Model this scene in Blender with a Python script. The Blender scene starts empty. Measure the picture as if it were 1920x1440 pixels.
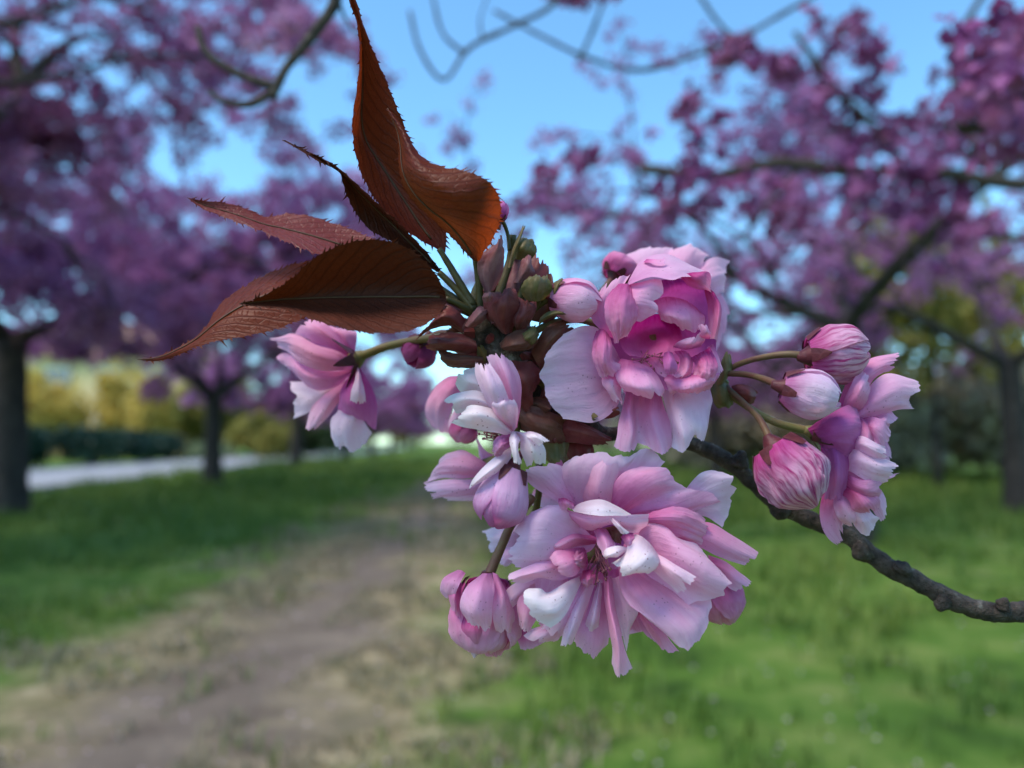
import bpy, math, random
import numpy as np
from mathutils import Vector, noise

R = math.radians
scene = bpy.context.scene
col = scene.collection
random.seed(4)
RNG = np.random.default_rng(4)

# ---------------------------------------------------------------- camera
FPX = 1400.0                      # focal length in pixels of the 1920 wide picture
CAMH = 0.90
PITCH = math.atan(110 / FPX)      # horizon 110 px below the middle
D0 = 0.160                        # distance of the flowers in focus
cd = bpy.data.cameras.new('camera')
cam = bpy.data.objects.new('camera', cd)
col.objects.link(cam)
cam.location = (0, 0, CAMH)
cam.rotation_euler = (R(90) + PITCH, 0, 0)
cd.sensor_width = 36
cd.lens = FPX / 1920 * 36
cd.clip_start = 0.01
cd.clip_end = 2000
cd.dof.use_dof = True
cd.dof.focus_distance = D0 + 0.001
cd.dof.aperture_fstop = 8.8
scene.camera = cam
FWD = np.array([0, math.cos(PITCH), math.sin(PITCH)])
UPV = np.array([0, -math.sin(PITCH), math.cos(PITCH)])
CPOS = np.array([0, 0, CAMH])

# ---------------------------------------------------------------- sky, sun, exposure
SUN_AZ = R(-125)                  # soft evening light from behind the camera, on the left
SUN_EL = R(58)
w = bpy.data.worlds.new('World')
scene.world = w
w.use_nodes = True
nt = w.node_tree
sky = nt.nodes.new('ShaderNodeTexSky')
sky.sky_type = 'NISHITA'
sky.sun_disc = False
sky.sun_elevation = SUN_EL
sky.sun_rotation = SUN_AZ
sky.altitude = 0
sky.air_density = 1.0
sky.dust_density = 0.15
sky.ozone_density = 4.0
tint = nt.nodes.new('ShaderNodeMix')
tint.data_type = 'RGBA'; tint.blend_type = 'MULTIPLY'
tint.inputs[0].default_value = 1.0
tint.inputs[7].default_value = (.70, .99, 1.0, 1)
nt.links.new(sky.outputs[0], tint.inputs[6])
nt.links.new(tint.outputs[2], nt.nodes['Background'].inputs[0])
nt.nodes['Background'].inputs[1].default_value = 0.15
sd = bpy.data.lights.new('sun', 'SUN')
sun = bpy.data.objects.new('sun', sd)
col.objects.link(sun)
sd.energy = 2.0
sd.angle = R(24)
sd.color = (1.0, 0.88, 0.76)
dirv = Vector((math.sin(SUN_AZ) * math.cos(SUN_EL), math.cos(SUN_AZ) * math.cos(SUN_EL), math.sin(SUN_EL)))
sun.rotation_euler = dirv.to_track_quat('Z', 'Y').to_euler()
sun.location = (0, 0, 30)
scene.view_settings.view_transform = 'Standard'
scene.view_settings.look = 'None'
scene.view_settings.gamma = 1
scene.view_settings.exposure = 1.1
scene.cycles.use_denoising = True
scene.cycles.max_bounces = 8
scene.cycles.transmission_bounces = 4
scene.cycles.transparent_max_bounces = 4


# ---------------------------------------------------------------- helpers
def px(x, y, d):
    """pixel of the photograph at a depth (mm beyond the focused plane) -> world"""
    z = D0 + d / 1000.0
    return CPOS + FWD * z + np.array([1.0, 0, 0]) * ((x - 960) / FPX * z) + UPV * ((720 - y) / FPX * z)


def pw(x, y, dist):
    return CPOS + FWD * dist + np.array([1.0, 0, 0]) * ((x - 960) / FPX * dist) + UPV * ((720 - y) / FPX * dist)


class Frame:
    """turns coordinates read in an enlarged crop into picture coordinates"""
    def __init__(s, x0, y0, k): s.x0, s.y0, s.k = x0, y0, k
    def __call__(s, x, y): return (x / s.k + s.x0, y / s.k + s.y0)


ORG = {}


def link(name, me, loc, parent, mat):
    o = bpy.data.objects.new(name, me)
    col.objects.link(o)
    loc = np.array(loc, float)
    if parent is not None:
        o.parent = parent
        o.location = loc - ORG[parent]
    else:
        o.location = loc
    ORG[o] = loc
    if mat is not None and not me.materials:
        me.materials.append(mat)
    return o


def empty(name, loc, label, cat, group=None):
    o = bpy.data.objects.new(name, None)
    col.objects.link(o)
    o.location = loc
    o.empty_display_size = 0.05
    ORG[o] = np.array(loc, float)
    o['label'] = label
    o['category'] = cat
    if group: o['group'] = group
    return o


def mesh_from(name, V, F, uv=None, smooth=True):
    me = bpy.data.meshes.new(name)
    me.from_pydata([tuple(v) for v in V], [], F)
    if uv is not None:
        lay = me.uv_layers.new(name='UVMap')
        li = np.empty(len(me.loops), dtype=np.int32)
        me.loops.foreach_get('vertex_index', li)
        lay.data.foreach_set('uv', np.asarray(uv, dtype=np.float32)[li].ravel())
    if smooth:
        me.polygons.foreach_set('use_smooth', [True] * len(me.polygons))
    me.update()
    return me


def build(name, V, F, parent, mat, uv=None, smooth=True):
    V = np.asarray(V, float)
    c = V.mean(axis=0)
    return link(name, mesh_from(name, V - c, F, uv, smooth), c, parent, mat)


def crom(P, n=None, ts=None):
    """Catmull-Rom through P, by chord length"""
    P = np.asarray(P, float)
    if ts is None: ts = np.linspace(0, 1, n)
    if len(P) == 1: return np.repeat(P, len(ts), 0)
    if len(P) == 2: return P[0] + (P[1] - P[0]) * ts[:, None]
    d = np.sqrt(np.linalg.norm(np.diff(P, axis=0), axis=1)) + 1e-9
    k = np.concatenate([[0], np.cumsum(d)]); k /= k[-1]
    m = np.zeros_like(P)
    for i in range(len(P)):
        if i == 0: m[i] = (P[1] - P[0]) / (k[1] - k[0])
        elif i == len(P) - 1: m[i] = (P[-1] - P[-2]) / (k[-1] - k[-2])
        else:
            a = (P[i] - P[i - 1]) / (k[i] - k[i - 1]); b = (P[i + 1] - P[i]) / (k[i + 1] - k[i])
            m[i] = (a * (k[i + 1] - k[i]) + b * (k[i] - k[i - 1])) / (k[i + 1] - k[i - 1])
    i = np.clip(np.searchsorted(k, ts, 'right') - 1, 0, len(P) - 2)
    h = (k[i + 1] - k[i]); t = ((ts - k[i]) / h)[:, None]; h = h[:, None]
    t2, t3 = t * t, t * t * t
    return (2 * t3 - 3 * t2 + 1) * P[i] + (t3 - 2 * t2 + t) * h * m[i] + (-2 * t3 + 3 * t2) * P[i + 1] + (t3 - t2) * h * m[i + 1]


def gridfaces(nu, nv, off=0):
    return [(off + j * nu + i, off + j * nu + i + 1, off + (j + 1) * nu + i + 1, off + (j + 1) * nu + i)
            for j in range(nv - 1) for i in range(nu - 1)]


def normals(G):
    du = np.gradient(G, axis=1); dv = np.gradient(G, axis=0)
    n = np.cross(du, dv)
    return n / (np.linalg.norm(n, axis=2, keepdims=True) + 1e-12)


def nz(x, y, z=0.0): return noise.noise(Vector((x, y, z)))


SEED = [0.0]


def sheet(rails, nu=15, nv=17, ruffle=0.45, jag=0.06, wr=0.0):
    """petal surface through rails of (x px, y px, depth mm): returns vertex grid, uv"""
    SEED[0] += 7.31
    s = SEED[0]
    nu = int(nu * 2.1) | 1; nv = int(nv * 1.8); ruffle *= 1.35; jag *= 1.6
    W = [crom([px(*p) for p in r], 24) for r in rails]
    us = np.linspace(0, 1, nu); vs = np.linspace(0, 1, nv)
    # frayed, notched outline at the free end
    u0 = .5 + .22 * nz(s, 1.7); u1 = .5 + .5 * nz(s, 9.1)
    j = np.array([abs(nz(u * 5.0, s)) * 0.7 + abs(nz(u * 13.0, s + 3)) * 0.6 + abs(nz(u * 31.0, s + 5)) * 0.5
                  + .9 * max(0, 1 - abs(u - u0) / .09) + .6 * max(0, 1 - abs(u - u1) / .05) for u in us]) * jag
    full = np.stack([crom([w_[k] for w_ in W], ts=us) for k in range(24)])          # 24 x nu x 3
    G = np.zeros((nv, nu, 3))
    for i in range(nu):
        G[:, i] = crom(full[:, i], ts=vs * (1 - j[i]))
    wid = np.linalg.norm(np.diff(G[nv // 2], axis=0), axis=1).sum()
    lng = np.linalg.norm(np.diff(G[:, nu // 2], axis=0), axis=1).sum()
    k1 = min(1.0, min(wid, lng) / .012)
    N = normals(G)
    dU = np.gradient(G, axis=1); dU /= np.linalg.norm(dU, axis=2, keepdims=True) + 1e-12
    fu = wid / .0045; fv = lng / .006                      # folds a few millimetres apart
    rim = 1.0 if jag > 0 else .3
    for jv, v in enumerate(vs):
        for i, u in enumerate(us):
            e = abs(u - .5) * 2
            a = ruffle * 1e-3 * k1 * (0.25 + 0.75 * v) * (0.55 + 0.45 * e)
            q = 1.1 * nz(u * 3.1 + s, v * 2.3, s * .7) + 0.5 * nz(u * 9 + s, v * 4.0, s)
            # long creases from claw to edge
            c = nz(u * fu + .5 * nz(v * 2, s) + s, v * fv * .28, s + 2)
            q += (1 - abs(c) * 2.2) * .6 * min(1, v * 2) + .22 * nz(u * fu * 2.6 + s, v * fv * 1.6, s + 4)
            # crimped free margin
            q += rim * 2.3 * (max(v, e * .85) ** 4) * nz(u * fu * .8 + s, v * fv * .8 + s, s + 11)
            if wr: q += wr * nz(u * 16 + s, v * 3.0, s * 1.3) + wr * 0.6 * nz(u * 7, v * 18 + s, s)
            G[jv, i] += N[jv, i] * a * q + dU[jv, i] * (rim * .00030 * k1 * (e ** 6) * nz(v * fv * 1.3 + s, u * 3, s))
    uv = np.array([(u, v) for v in vs for u in us])
    return G, uv


def petal(parent, mat, rails, fr=None, d=0.0, name='petal', **kw):
    rr = []
    for r in rails:
        q = []
        for p in r:
            x, y = (p[0], p[1]) if fr is None else fr(p[0], p[1])
            q.append((x, y, d + (p[2] if len(p) > 2 else 0)))
        rr.append(q)
    G, uv = sheet(rr, **kw)
    nv, nu = G.shape[:2]
    return build(name, G.reshape(-1, 3), gridfaces(nu, nv), parent, mat, uv)


def tube_data(P, rad, sides=8, n=None, bump=0.0, bf=60.0, cap=True):
    P = np.asarray(P, float)
    n = n or max(4, len(P) * 4)
    ts = np.linspace(0, 1, n)
    C = crom(P, ts=ts)
    if np.isscalar(rad): rad = [rad] * len(P)
    r = np.interp(ts, np.linspace(0, 1, len(rad)), rad)
    T = np.gradient(C, axis=0); T /= np.linalg.norm(T, axis=1, keepdims=True) + 1e-12
    a = np.array([0, 0, 1.0]) if abs(T[0][2]) < .9 else np.array([1.0, 0, 0])
    V = []; UV = []
    X = np.cross(a, T[0]); X /= np.linalg.norm(X)
    for i in range(n):
        X = X - T[i] * X.dot(T[i]); X /= np.linalg.norm(X) + 1e-12
        Y = np.cross(T[i], X)
        for k in range(sides):
            an = 2 * math.pi * k / sides
            rr = r[i]
            if bump:
                q = (C[i] + X * math.cos(an) * rr + Y * math.sin(an) * rr) * bf
                rr *= 1 + bump * (nz(*q) + .5 * nz(*(q * 2.7)))
            V.append(C[i] + X * math.cos(an) * rr + Y * math.sin(an) * rr)
            UV.append((k / sides, ts[i]))
    F = [(j * sides + k, j * sides + (k + 1) % sides, (j + 1) * sides + (k + 1) % sides, (j + 1) * sides + k)
         for j in range(n - 1) for k in range(sides)]
    if cap:
        F.append(tuple(range(sides))[::-1]); F.append(tuple((n - 1) * sides + k for k in range(sides)))
    return np.array(V), F, np.array(UV)


def join(parts):
    V = []; F = []; U = []; off = 0
    for p in parts:
        V.append(p[0]); F += [tuple(i + off for i in f) for f in p[1]]
        U.append(p[2] if len(p) > 2 else np.zeros((len(p[0]), 2))); off += len(p[0])
    return np.concatenate(V), F, np.concatenate(U)


def tube(name, P, rad, parent, mat, **kw):
    V, F, U = tube_data(P, rad, **kw)
    return build(name, V, F, parent, mat, U)


# ---------------------------------------------------------------- materials
class NT:
    def __init__(s, name):
        s.m = bpy.data.materials.new(name); s.m.use_nodes = True
        s.t = s.m.node_tree; s.t.nodes.clear()
        s.out = s.n('ShaderNodeOutputMaterial')
    def n(s, t, **kw):
        x = s.t.nodes.new(t)
        for k, v in kw.items(): setattr(x, k, v)
        return x
    def l(s, a, b): s.t.links.new(a, b)
    def val(s, node, **kw):
        for k, v in kw.items(): node.inputs[k].default_value = v
        return node
    def noise(s, vec, scale, detail=3.0, rough=.6):
        x = s.n('ShaderNodeTexNoise'); x.inputs['Scale'].default_value = scale
        x.inputs['Detail'].default_value = detail; x.inputs['Roughness'].default_value = rough
        if vec is not None: s.l(vec, x.inputs['Vector'])
        return x
    def ramp(s, fac, stops):
        x = s.n('ShaderNodeValToRGB')
        while len(x.color_ramp.elements) < len(stops): x.color_ramp.elements.new(.5)
        for e, (p, c) in zip(x.color_ramp.elements, stops):
            e.position = p; e.color = (c[0], c[1], c[2], 1) if not np.isscalar(c) else (c, c, c, 1)
        s.l(fac, x.inputs[0])
        return x
    def mix(s, fac, a, b, mode='MIX'):
        x = s.n('ShaderNodeMix', data_type='RGBA', blend_type=mode)
        for v, i in ((fac, 0), (a, 6), (b, 7)):
            if hasattr(v, 'links'): s.l(v, x.inputs[i])
            elif np.isscalar(v): x.inputs[i].default_value = v
            else: x.inputs[i].default_value = (*v, 1)
        return x.outputs[2]
    def math(s, op, a, b=0.0, c=0.0):
        x = s.n('ShaderNodeMath', operation=op)
        for v, i in ((a, 0), (b, 1), (c, 2)):
            if hasattr(v, 'links'): s.l(v, x.inputs[i])
            else: x.inputs[i].default_value = v
        return x.outputs[0]
    def bump(s, h, strength, dist):
        x = s.n('ShaderNodeBump'); x.inputs['Strength'].default_value = strength
        x.inputs['Distance'].default_value = dist; s.l(h, x.inputs['Height'])
        return x.outputs[0]


def thin(N, colr, trans, fac, rough=.5, spec=.3, normal=None, sheen=0.0):
    b = N.n('ShaderNodeBsdfPrincipled'); N.l(colr, b.inputs['Base Color'])
    b.inputs['Roughness'].default_value = rough; b.inputs['Specular IOR Level'].default_value = spec
    b.inputs['Sheen Weight'].default_value = sheen
    t = N.n('ShaderNodeBsdfTranslucent'); N.l(trans, t.inputs['Color'])
    if normal is not None: N.l(normal, b.inputs['Normal']); N.l(normal, t.inputs['Normal'])
    m = N.n('ShaderNodeMixShader'); m.inputs[0].default_value = fac
    N.l(b.outputs[0], m.inputs[1]); N.l(t.outputs[0], m.inputs[2]); N.l(m.outputs[0], N.out.inputs['Surface'])
    return N.m


def petal_mat(name, base, mid, tip, streak=.5, spots=0.0, rough=.58, trans=.42, tcol=None, dark=None):
    N = NT(name)
    uvn = N.n('ShaderNodeUVMap'); sx = N.n('ShaderNodeSeparateXYZ'); N.l(uvn.outputs[0], sx.inputs[0])
    obj = N.n('ShaderNodeTexCoord').outputs['Object']
    rnd = N.n('ShaderNodeObjectInfo').outputs['Random']
    # fine veins running from claw to tip
    cmb = N.n('ShaderNodeCombineXYZ')
    N.l(N.math('MULTIPLY', N.math('ADD', sx.outputs[0], N.math('MULTIPLY', N.noise(obj, 110.0, 2).outputs[0], .22)), 19.0), cmb.inputs[0])
    N.l(N.math('MULTIPLY', sx.outputs[1], 1.7), cmb.inputs[1])
    N.l(N.math('MULTIPLY', rnd, 31.0), cmb.inputs[2])
    vein = N.noise(cmb.outputs[0], 1.0, 4, .65).outputs[0]
    blot = N.noise(obj, 190.0, 3, .6).outputs[0]
    pos = N.math('ADD', sx.outputs[1], N.math('MULTIPLY', N.math('SUBTRACT', blot, .5), .5))
    pos = N.math('ADD', pos, N.math('MULTIPLY', N.math('SUBTRACT', vein, .5), .35))
    c = N.ramp(pos, [(0.05, base), (.45, mid), (.95, tip)]).outputs[0]
    vf = N.ramp(vein, [(.42, 0.0), (.66, 1.0)]).outputs[0]
    c = N.mix(N.math('MULTIPLY', vf, streak), c, dark or tuple(np.array(mid) * np.array((.88, .62, .82))))
    hsv = N.n('ShaderNodeHueSaturation')
    N.l(N.math('ADD', N.math('MULTIPLY', rnd, .022), .489), hsv.inputs['Hue'])
    N.l(N.math('ADD', N.math('MULTIPLY', rnd, .2), .9), hsv.inputs['Saturation'])
    N.l(c, hsv.inputs['Color']); c = hsv.outputs[0]
    if spots:
        v = N.n('ShaderNodeTexVoronoi'); v.inputs['Scale'].default_value = 900; N.l(obj, v.inputs['Vector'])
        near = N.ramp(v.outputs['Distance'], [(.10, 1.0), (.2, 0.0)]).outputs[0]
        gate = N.ramp(N.noise(obj, 120.0, 2).outputs[0], [(.52, 0.0), (.62, 1.0)]).outputs[0]
        c = N.mix(N.math('MULTIPLY', N.math('MULTIPLY', near, gate), spots), c, (.28, .06, .10))
    crk = N.noise(obj, 520.0, 4, .6).outputs[0]
    h = N.math('ADD', N.math('ADD', vein, N.math('MULTIPLY', blot, .9)), N.math('MULTIPLY', crk, .8))
    nrm = N.bump(h, .36, .0006)
    tc = N.mix(1.0, c, tcol or (1.0, .72, .92), 'MULTIPLY')
    return thin(N, c, tc, trans, rough, .14, nrm, .06)


PINK = petal_mat('petal_pink', (.58, .08, .28), (.82, .30, .52), (.91, .51, .69), .4, .35)
LILAC = petal_mat('petal_lilac', (.70, .24, .46), (.86, .43, .63), (.92, .61, .75), .30, .6)
PALE = petal_mat('petal_pale', (.78, .42, .58), (.89, .61, .75), (.92, .72, .81), .26, .4)
WHITE = petal_mat('petal_white', (.76, .56, .64), (.90, .80, .84), (.92, .85, .84), .14, .9)
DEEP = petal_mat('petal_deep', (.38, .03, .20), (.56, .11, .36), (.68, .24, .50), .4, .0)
ROSE = petal_mat('petal_rose', (.48, .05, .22), (.72, .21, .42), (.84, .43, .60), .55, .0)
BUDM = petal_mat('petal_bud', (.56, .12, .34), (.80, .44, .62), (.84, .54, .68), 1.0, .2, dark=(.42, .05, .20))


def leaf_mat(name, face, under, trans, fac=.4, rough=.5):
    N = NT(name)
    uvn = N.n('ShaderNodeUVMap'); sx = N.n('ShaderNodeSeparateXYZ'); N.l(uvn.outputs[0], sx.inputs[0])
    obj = N.n('ShaderNodeTexCoord').outputs['Object']
    au = N.math('ABSOLUTE', N.math('SUBTRACT', sx.outputs[0], .5))
    ph = N.math('SUBTRACT', N.math('MULTIPLY', sx.outputs[1], 13.0), N.math('MULTIPLY', au, 7.0))
    nn = N.noise(obj, 160.0, 3).outputs[0]
    ph = N.math('ADD', ph, N.math('MULTIPLY', nn, .9))
    fr = N.math('ABSOLUTE', N.math('SUBTRACT', N.math('FRACT', ph), .5))          # 0 at the vein
    vein = N.ramp(fr, [(.0, 1.0), (.10, .35), (.22, 0.0)]).outputs[0]
    mid = N.ramp(au, [(.0, 1.0), (.02, .6), (.045, 0.0)]).outputs[0]
    net = N.n('ShaderNodeTexVoronoi', feature='DISTANCE_TO_EDGE'); net.inputs['Scale'].default_value = 620
    N.l(obj, net.inputs['Vector'])
    nv = N.ramp(net.outputs['Distance'], [(.0, 1.0), (.09, 0.0)]).outputs[0]
    vv = N.math('MAXIMUM', N.math('MAXIMUM', vein, mid), N.math('MULTIPLY', nv, .4))
    big = N.noise(obj, 70.0, 4).outputs[0]
    c = N.mix(N.ramp(big, [(.3, 0.0), (.7, 1.0)]).outputs[0], face, under)
    c = N.mix(N.math('MULTIPLY', vv, .55), c, tuple(np.array(face) * .5))
    t = N.mix(N.math('MULTIPLY', vv, .65), trans, tuple(np.array(trans) * .35))
    h = N.math('ADD', N.math('MULTIPLY', vv, -1.0), N.math('MULTIPLY', N.noise(obj, 900.0, 3).outputs[0], .6))
    return thin(N, c, t, fac, rough, .17, N.bump(h, .35, .0005), .0)


LEAF = leaf_mat('leaf_bronze', (.080, .010, .007), (.125, .022, .011), (.38, .05, .011), .30, .42)
LEAFR = leaf_mat('leaf_red', (.15, .026, .026), (.21, .050, .046), (.38, .06, .03), .22, .4)
LEAFD = leaf_mat('leaf_dark', (.050, .010, .005), (.085, .018, .008), (.20, .036, .006), .08, .62)  # dark bronze; shade on the big front leaf is put into this colour
LEAFO = leaf_mat('leaf_orange', (.095, .014, .007), (.15, .030, .011), (.50, .08, .013), .36, .42)


def plain(name, a, b, scale, rough=.6, bump=.4, bd=.001, c3=None, detail=5, spec=.3, coord='Object', p3=.82):
    N = NT(name)
    v = N.n('ShaderNodeTexCoord').outputs[coord]
    n1 = N.noise(v, scale, detail, .65).outputs[0]
    st = [(.32, a), (min(.68, p3 - .12), b)] + ([(p3, c3)] if c3 else [])
    c = N.ramp(n1, st).outputs[0]
    p = N.n('ShaderNodeBsdfPrincipled'); N.l(c, p.inputs['Base Color'])
    p.inputs['Roughness'].default_value = rough; p.inputs['Specular IOR Level'].default_value = spec
    n2 = N.noise(v, scale * 3.1, 4, .7).outputs[0]
    N.l(N.bump(N.math('ADD', n1, n2), bump, bd), p.inputs['Normal'])
    N.l(p.outputs[0], N.out.inputs['Surface'])
    return N.m


BARK = plain('twig_bark', (.018, .012, .009), (.095, .068, .052), 260, .75, 1.0, .0016, (.30, .25, .20), p3=.72)
TBARK = plain('tree_bark', (.020, .016, .015), (.070, .055, .048), 9, .85, 1.0, .02, (.11, .10, .09))
STEMG = plain('stem_green', (.12, .13, .035), (.17, .10, .045), 240, .5, .3, .0003)
STEMR = plain('stem_red', (.11, .035, .030), (.13, .085, .035), 260, .5, .3, .0003)
STEMD = plain('stem_olive', (.050, .038, .012), (.085, .065, .018), 300, .5, .3, .0003)
MIDRIB = plain('midrib_bronze', (.075, .030, .012), (.10, .045, .018), 300, .5, .3, .0003)
CALYX = plain('calyx_red', (.055, .008, .014), (.11, .020, .024), 300, .5, .4, .0004)


def scale_mat(name, a, b, tr):
    N = NT(name)
    obj = N.n('ShaderNodeTexCoord').outputs['Object']
    n1 = N.noise(obj, 260.0, 4).outputs[0]
    c = N.ramp(n1, [(.3, a), (.7, b)]).outputs[0]
    t = N.mix(1.0, c, tr, 'MULTIPLY')
    return thin(N, c, t, .3, .5, .35, N.bump(N.noise(obj, 700.0, 3).outputs[0], .4, .0004), .1)


SC_RED = scale_mat('bud_scale_red', (.13, .013, .018), (.23, .048, .040), (1, .6, .5))
SC_PINK = scale_mat('bud_scale_pink', (.19, .050, .07), (.29, .12, .12), (1, .7, .7))
SC_GREEN = scale_mat('bud_scale_olive', (.085, .085, .020), (.20, .13, .045), (1, .9, .5))
SC_BROWN = scale_mat('bud_scale_brown', (.10, .022, .016), (.18, .060, .035), (1, .7, .5))
ANTH = plain('stamen', (.16, .03, .07), (.36, .14, .14), 500, .5, .2, .0002)


def blossom_mat(name, a, b, c3):
    N = NT(name)
    tc = N.n('ShaderNodeTexCoord').outputs['Object']
    rnd = N.n('ShaderNodeObjectInfo').outputs['Random']
    n1 = N.noise(tc, 1.1, 2).outputs[0]; n2 = N.noise(tc, 11.0, 3).outputs[0]
    f = N.math('ADD', N.math('MULTIPLY', n1, .5), N.math('MULTIPLY', n2, .6))
    c = N.ramp(f, [(.38, a), (.55, b), (.72, c3)]).outputs[0]
    hsv = N.n('ShaderNodeHueSaturation')
    N.l(N.math('ADD', N.math('MULTIPLY', rnd, .02), .49), hsv.inputs['Hue']); N.l(c, hsv.inputs['Color'])
    c = hsv.outputs[0]
    return thin(N, c, c, .28, .6, .15)


BLOS = blossom_mat('blossom', (.24, .075, .21), (.42, .17, .37), (.64, .37, .58))
BLOSN = blossom_mat('blossom_near', (.16, .035, .12), (.29, .08, .22), (.46, .20, .38))  # darker than BLOS: the backlit side's shade is put into the colour


def foliage_mat(name, a, b, tr=.35):
    N = NT(name)
    tc = N.n('ShaderNodeTexCoord').outputs['Object']
    f = N.math('ADD', N.math('MULTIPLY', N.noise(tc, .7, 2).outputs[0], .6), N.math('MULTIPLY', N.noise(tc, 9.0, 3).outputs[0], .5))
    c = N.ramp(f, [(.4, a), (.7, b)]).outputs[0]
    return thin(N, c, c, tr, .55, .3)


FOL_Y = foliage_mat('foliage_young', (.18, .17, .035), (.40, .33, .07))
FOL_G = foliage_mat('foliage_green', (.045, .08, .025), (.09, .13, .035))
FOL_D = foliage_mat('foliage_dark', (.012, .040, .026), (.025, .065, .040), .15)
FOL_B = foliage_mat('foliage_brush', (.34, .30, .22), (.52, .46, .33))
GRASS = foliage_mat('grass', (.050, .115, .012), (.21, .27, .05), .35)
STRAW = foliage_mat('dry_grass', (.20, .16, .09), (.34, .28, .17), .2)


def path_mask_nodes(N, pos):
    """0 in the grass, 1 on the trodden trail that runs away beside the camera"""
    sx = N.n('ShaderNodeSeparateXYZ'); N.l(pos, sx.inputs[0])
    n = N.noise(pos, .9, 4, .6).outputs[0]
    x = N.math('ADD', sx.outputs[0], N.math('MULTIPLY', N.math('SUBTRACT', n, .5), 1.5))
    d = N.math('ABSOLUTE', N.math('ADD', x, 1.05))
    return d


def ground_mat():
    N = NT('ground')
    pos = N.n('ShaderNodeNewGeometry').outputs['Position']
    d = path_mask_nodes(N, pos)
    wide = N.ramp(N.math('ADD', N.math('MULTIPLY', d, .5), N.math('MULTIPLY', N.math('SUBTRACT', N.noise(pos, 2.6, 5).outputs[0], .5), .5)), [(.28, 1.0), (.56, 0.0)]).outputs[0]
    core = N.ramp(N.math('ADD', N.math('MULTIPLY', d, .5), N.math('MULTIPLY', N.math('SUBTRACT', N.noise(pos, 1.7, 6, .7).outputs[0], .5), .55)), [(.06, 1.0), (.26, 0.0)]).outputs[0]
    g = N.ramp(N.noise(pos, 2.3, 5).outputs[0], [(.32, (.035, .075, .012)), (.48, (.09, .17, .025)), (.62, (.16, .22, .05)), (.8, (.24, .20, .10))]).outputs[0]
    straw = N.ramp(N.noise(pos, 5.0, 6, .7).outputs[0], [(.34, (.11, .11, .045)), (.5, (.25, .20, .11)), (.66, (.42, .35, .21))]).outputs[0]
    soil = N.ramp(N.noise(pos, 3.1, 6, .7).outputs[0], [(.35, (.13, .100, .078)), (.6, (.20, .158, .122)), (.8, (.32, .26, .18))]).outputs[0]
    c = N.mix(wide, g, straw); c = N.mix(core, c, soil)
    p = N.n('ShaderNodeBsdfPrincipled'); N.l(c, p.inputs['Base Color']); p.inputs['Roughness'].default_value = .95
    p.inputs['Specular IOR Level'].default_value = .1
    N.l(N.bump(N.noise(pos, 25.0, 6, .7).outputs[0], .8, .03), p.inputs['Normal'])
    N.l(p.outputs[0], N.out.inputs['Surface'])
    return N.m


# ---------------------------------------------------------------- the setting
def gz(x, y):
    return 0.05 * nz(x * .35, y * .35, 3.3) + 0.025 * nz(x * 1.3, y * 1.3, 1.1) if abs(x) < 60 and y < 120 else 0.0


xs = np.unique(np.concatenate([np.linspace(-6, 8, 90), np.linspace(-60, 60, 50), np.linspace(-500, 500, 11)]))
ys = np.unique(np.concatenate([np.linspace(-3, 16, 110), np.linspace(-30, 120, 60), np.linspace(-100, 900, 11)]))
V = [(x, y, gz(x, y)) for y in ys for x in xs]
o = link('ground', mesh_from('ground', V, gridfaces(len(xs), len(ys))), (0, 0, 0), None, ground_mat())
o['kind'] = 'structure'

# pale road beyond the left row of trees, with a low kerb on each side
ROADM = plain('road_surface', (.24, .24, .25), (.34, .34, .35), 2.0, .8, .3, .01)
KERBM = plain('kerb_stone', (.34, .34, .35), (.46, .46, .46), 6.0, .8, .4, .01)


def xr(y, off): return off - .083 * y


ry = np.linspace(-5, 160, 60)
V = []; F = []
for y in ry:
    V += [(xr(y, -12.0), y, .075), (xr(y, -9.6), y, .09), (xr(y, -7.3), y, .075)]
F = gridfaces(3, len(ry))
o = link('road', mesh_from('road', V, F), (0, 0, 0), None, ROADM); o['kind'] = 'structure'
for off in (-12.0, -7.3):
    V = []
    for y in ry:
        s = -1 if off < -10 else 1
        x = xr(y, off)
        a, b = sorted((x + s * .005, x + s * .14))
        V += [(a, y, -.05), (a, y, .13), (b, y, .13), (b, y, -.05)]
    o = link('kerb', mesh_from('kerb', V, gridfaces(4, len(ry)), smooth=False), (0, 0, 0), None, KERBM); o['kind'] = 'structure'


# grass: bent blades in tufts, thinner on the trail
def pmask(x, y):
    n = nz(x * .9, y * .9, 0) * .55
    return abs(x + 1.05 + n * .7)


def blades(n, x0, x1, y0, y1, keep, hmin, hmax, wid):
    X = RNG.uniform(x0, x1, n); Y = y0 + (y1 - y0) * RNG.uniform(0, 1, n) ** 1.7
    Vs = []; Fs = []
    for x, y in zip(X, Y):
        if not keep(x, y): continue
        sc = (1 + .14 * y) * (0.7 + .9 * max(0, nz(x * 1.4, y * 1.4, 9) + .35))
        for _ in range(3):
            bx, by = x + RNG.normal(0, .02), y + RNG.normal(0, .02)
            h = RNG.uniform(hmin, hmax) * sc; a = RNG.uniform(0, 6.283); l = RNG.uniform(.2, .9) * h
            wv = wid * (1 + .25 * y); cx, cy = math.cos(a), math.sin(a); z = gz(bx, by)
            k = len(Vs)
            Vs += [(bx - cy * wv, by + cx * wv, z - .01), (bx + cy * wv, by - cx * wv, z - .01),
                   (bx + cx * l * .4 - cy * wv * .7, by + cy * l * .4 + cx * wv * .7, z + h * .65),
                   (bx + cx * l * .4 + cy * wv * .7, by + cy * l * .4 - cx * wv * .7, z + h * .65),
                   (bx + cx * l, by + cy * l, z + h)]
            Fs += [(k, k + 1, k + 3, k + 2), (k + 2, k + 3, k + 4)]
    return Vs, Fs


def in_view(x, y): return abs(x) < .75 * y + .4


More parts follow.
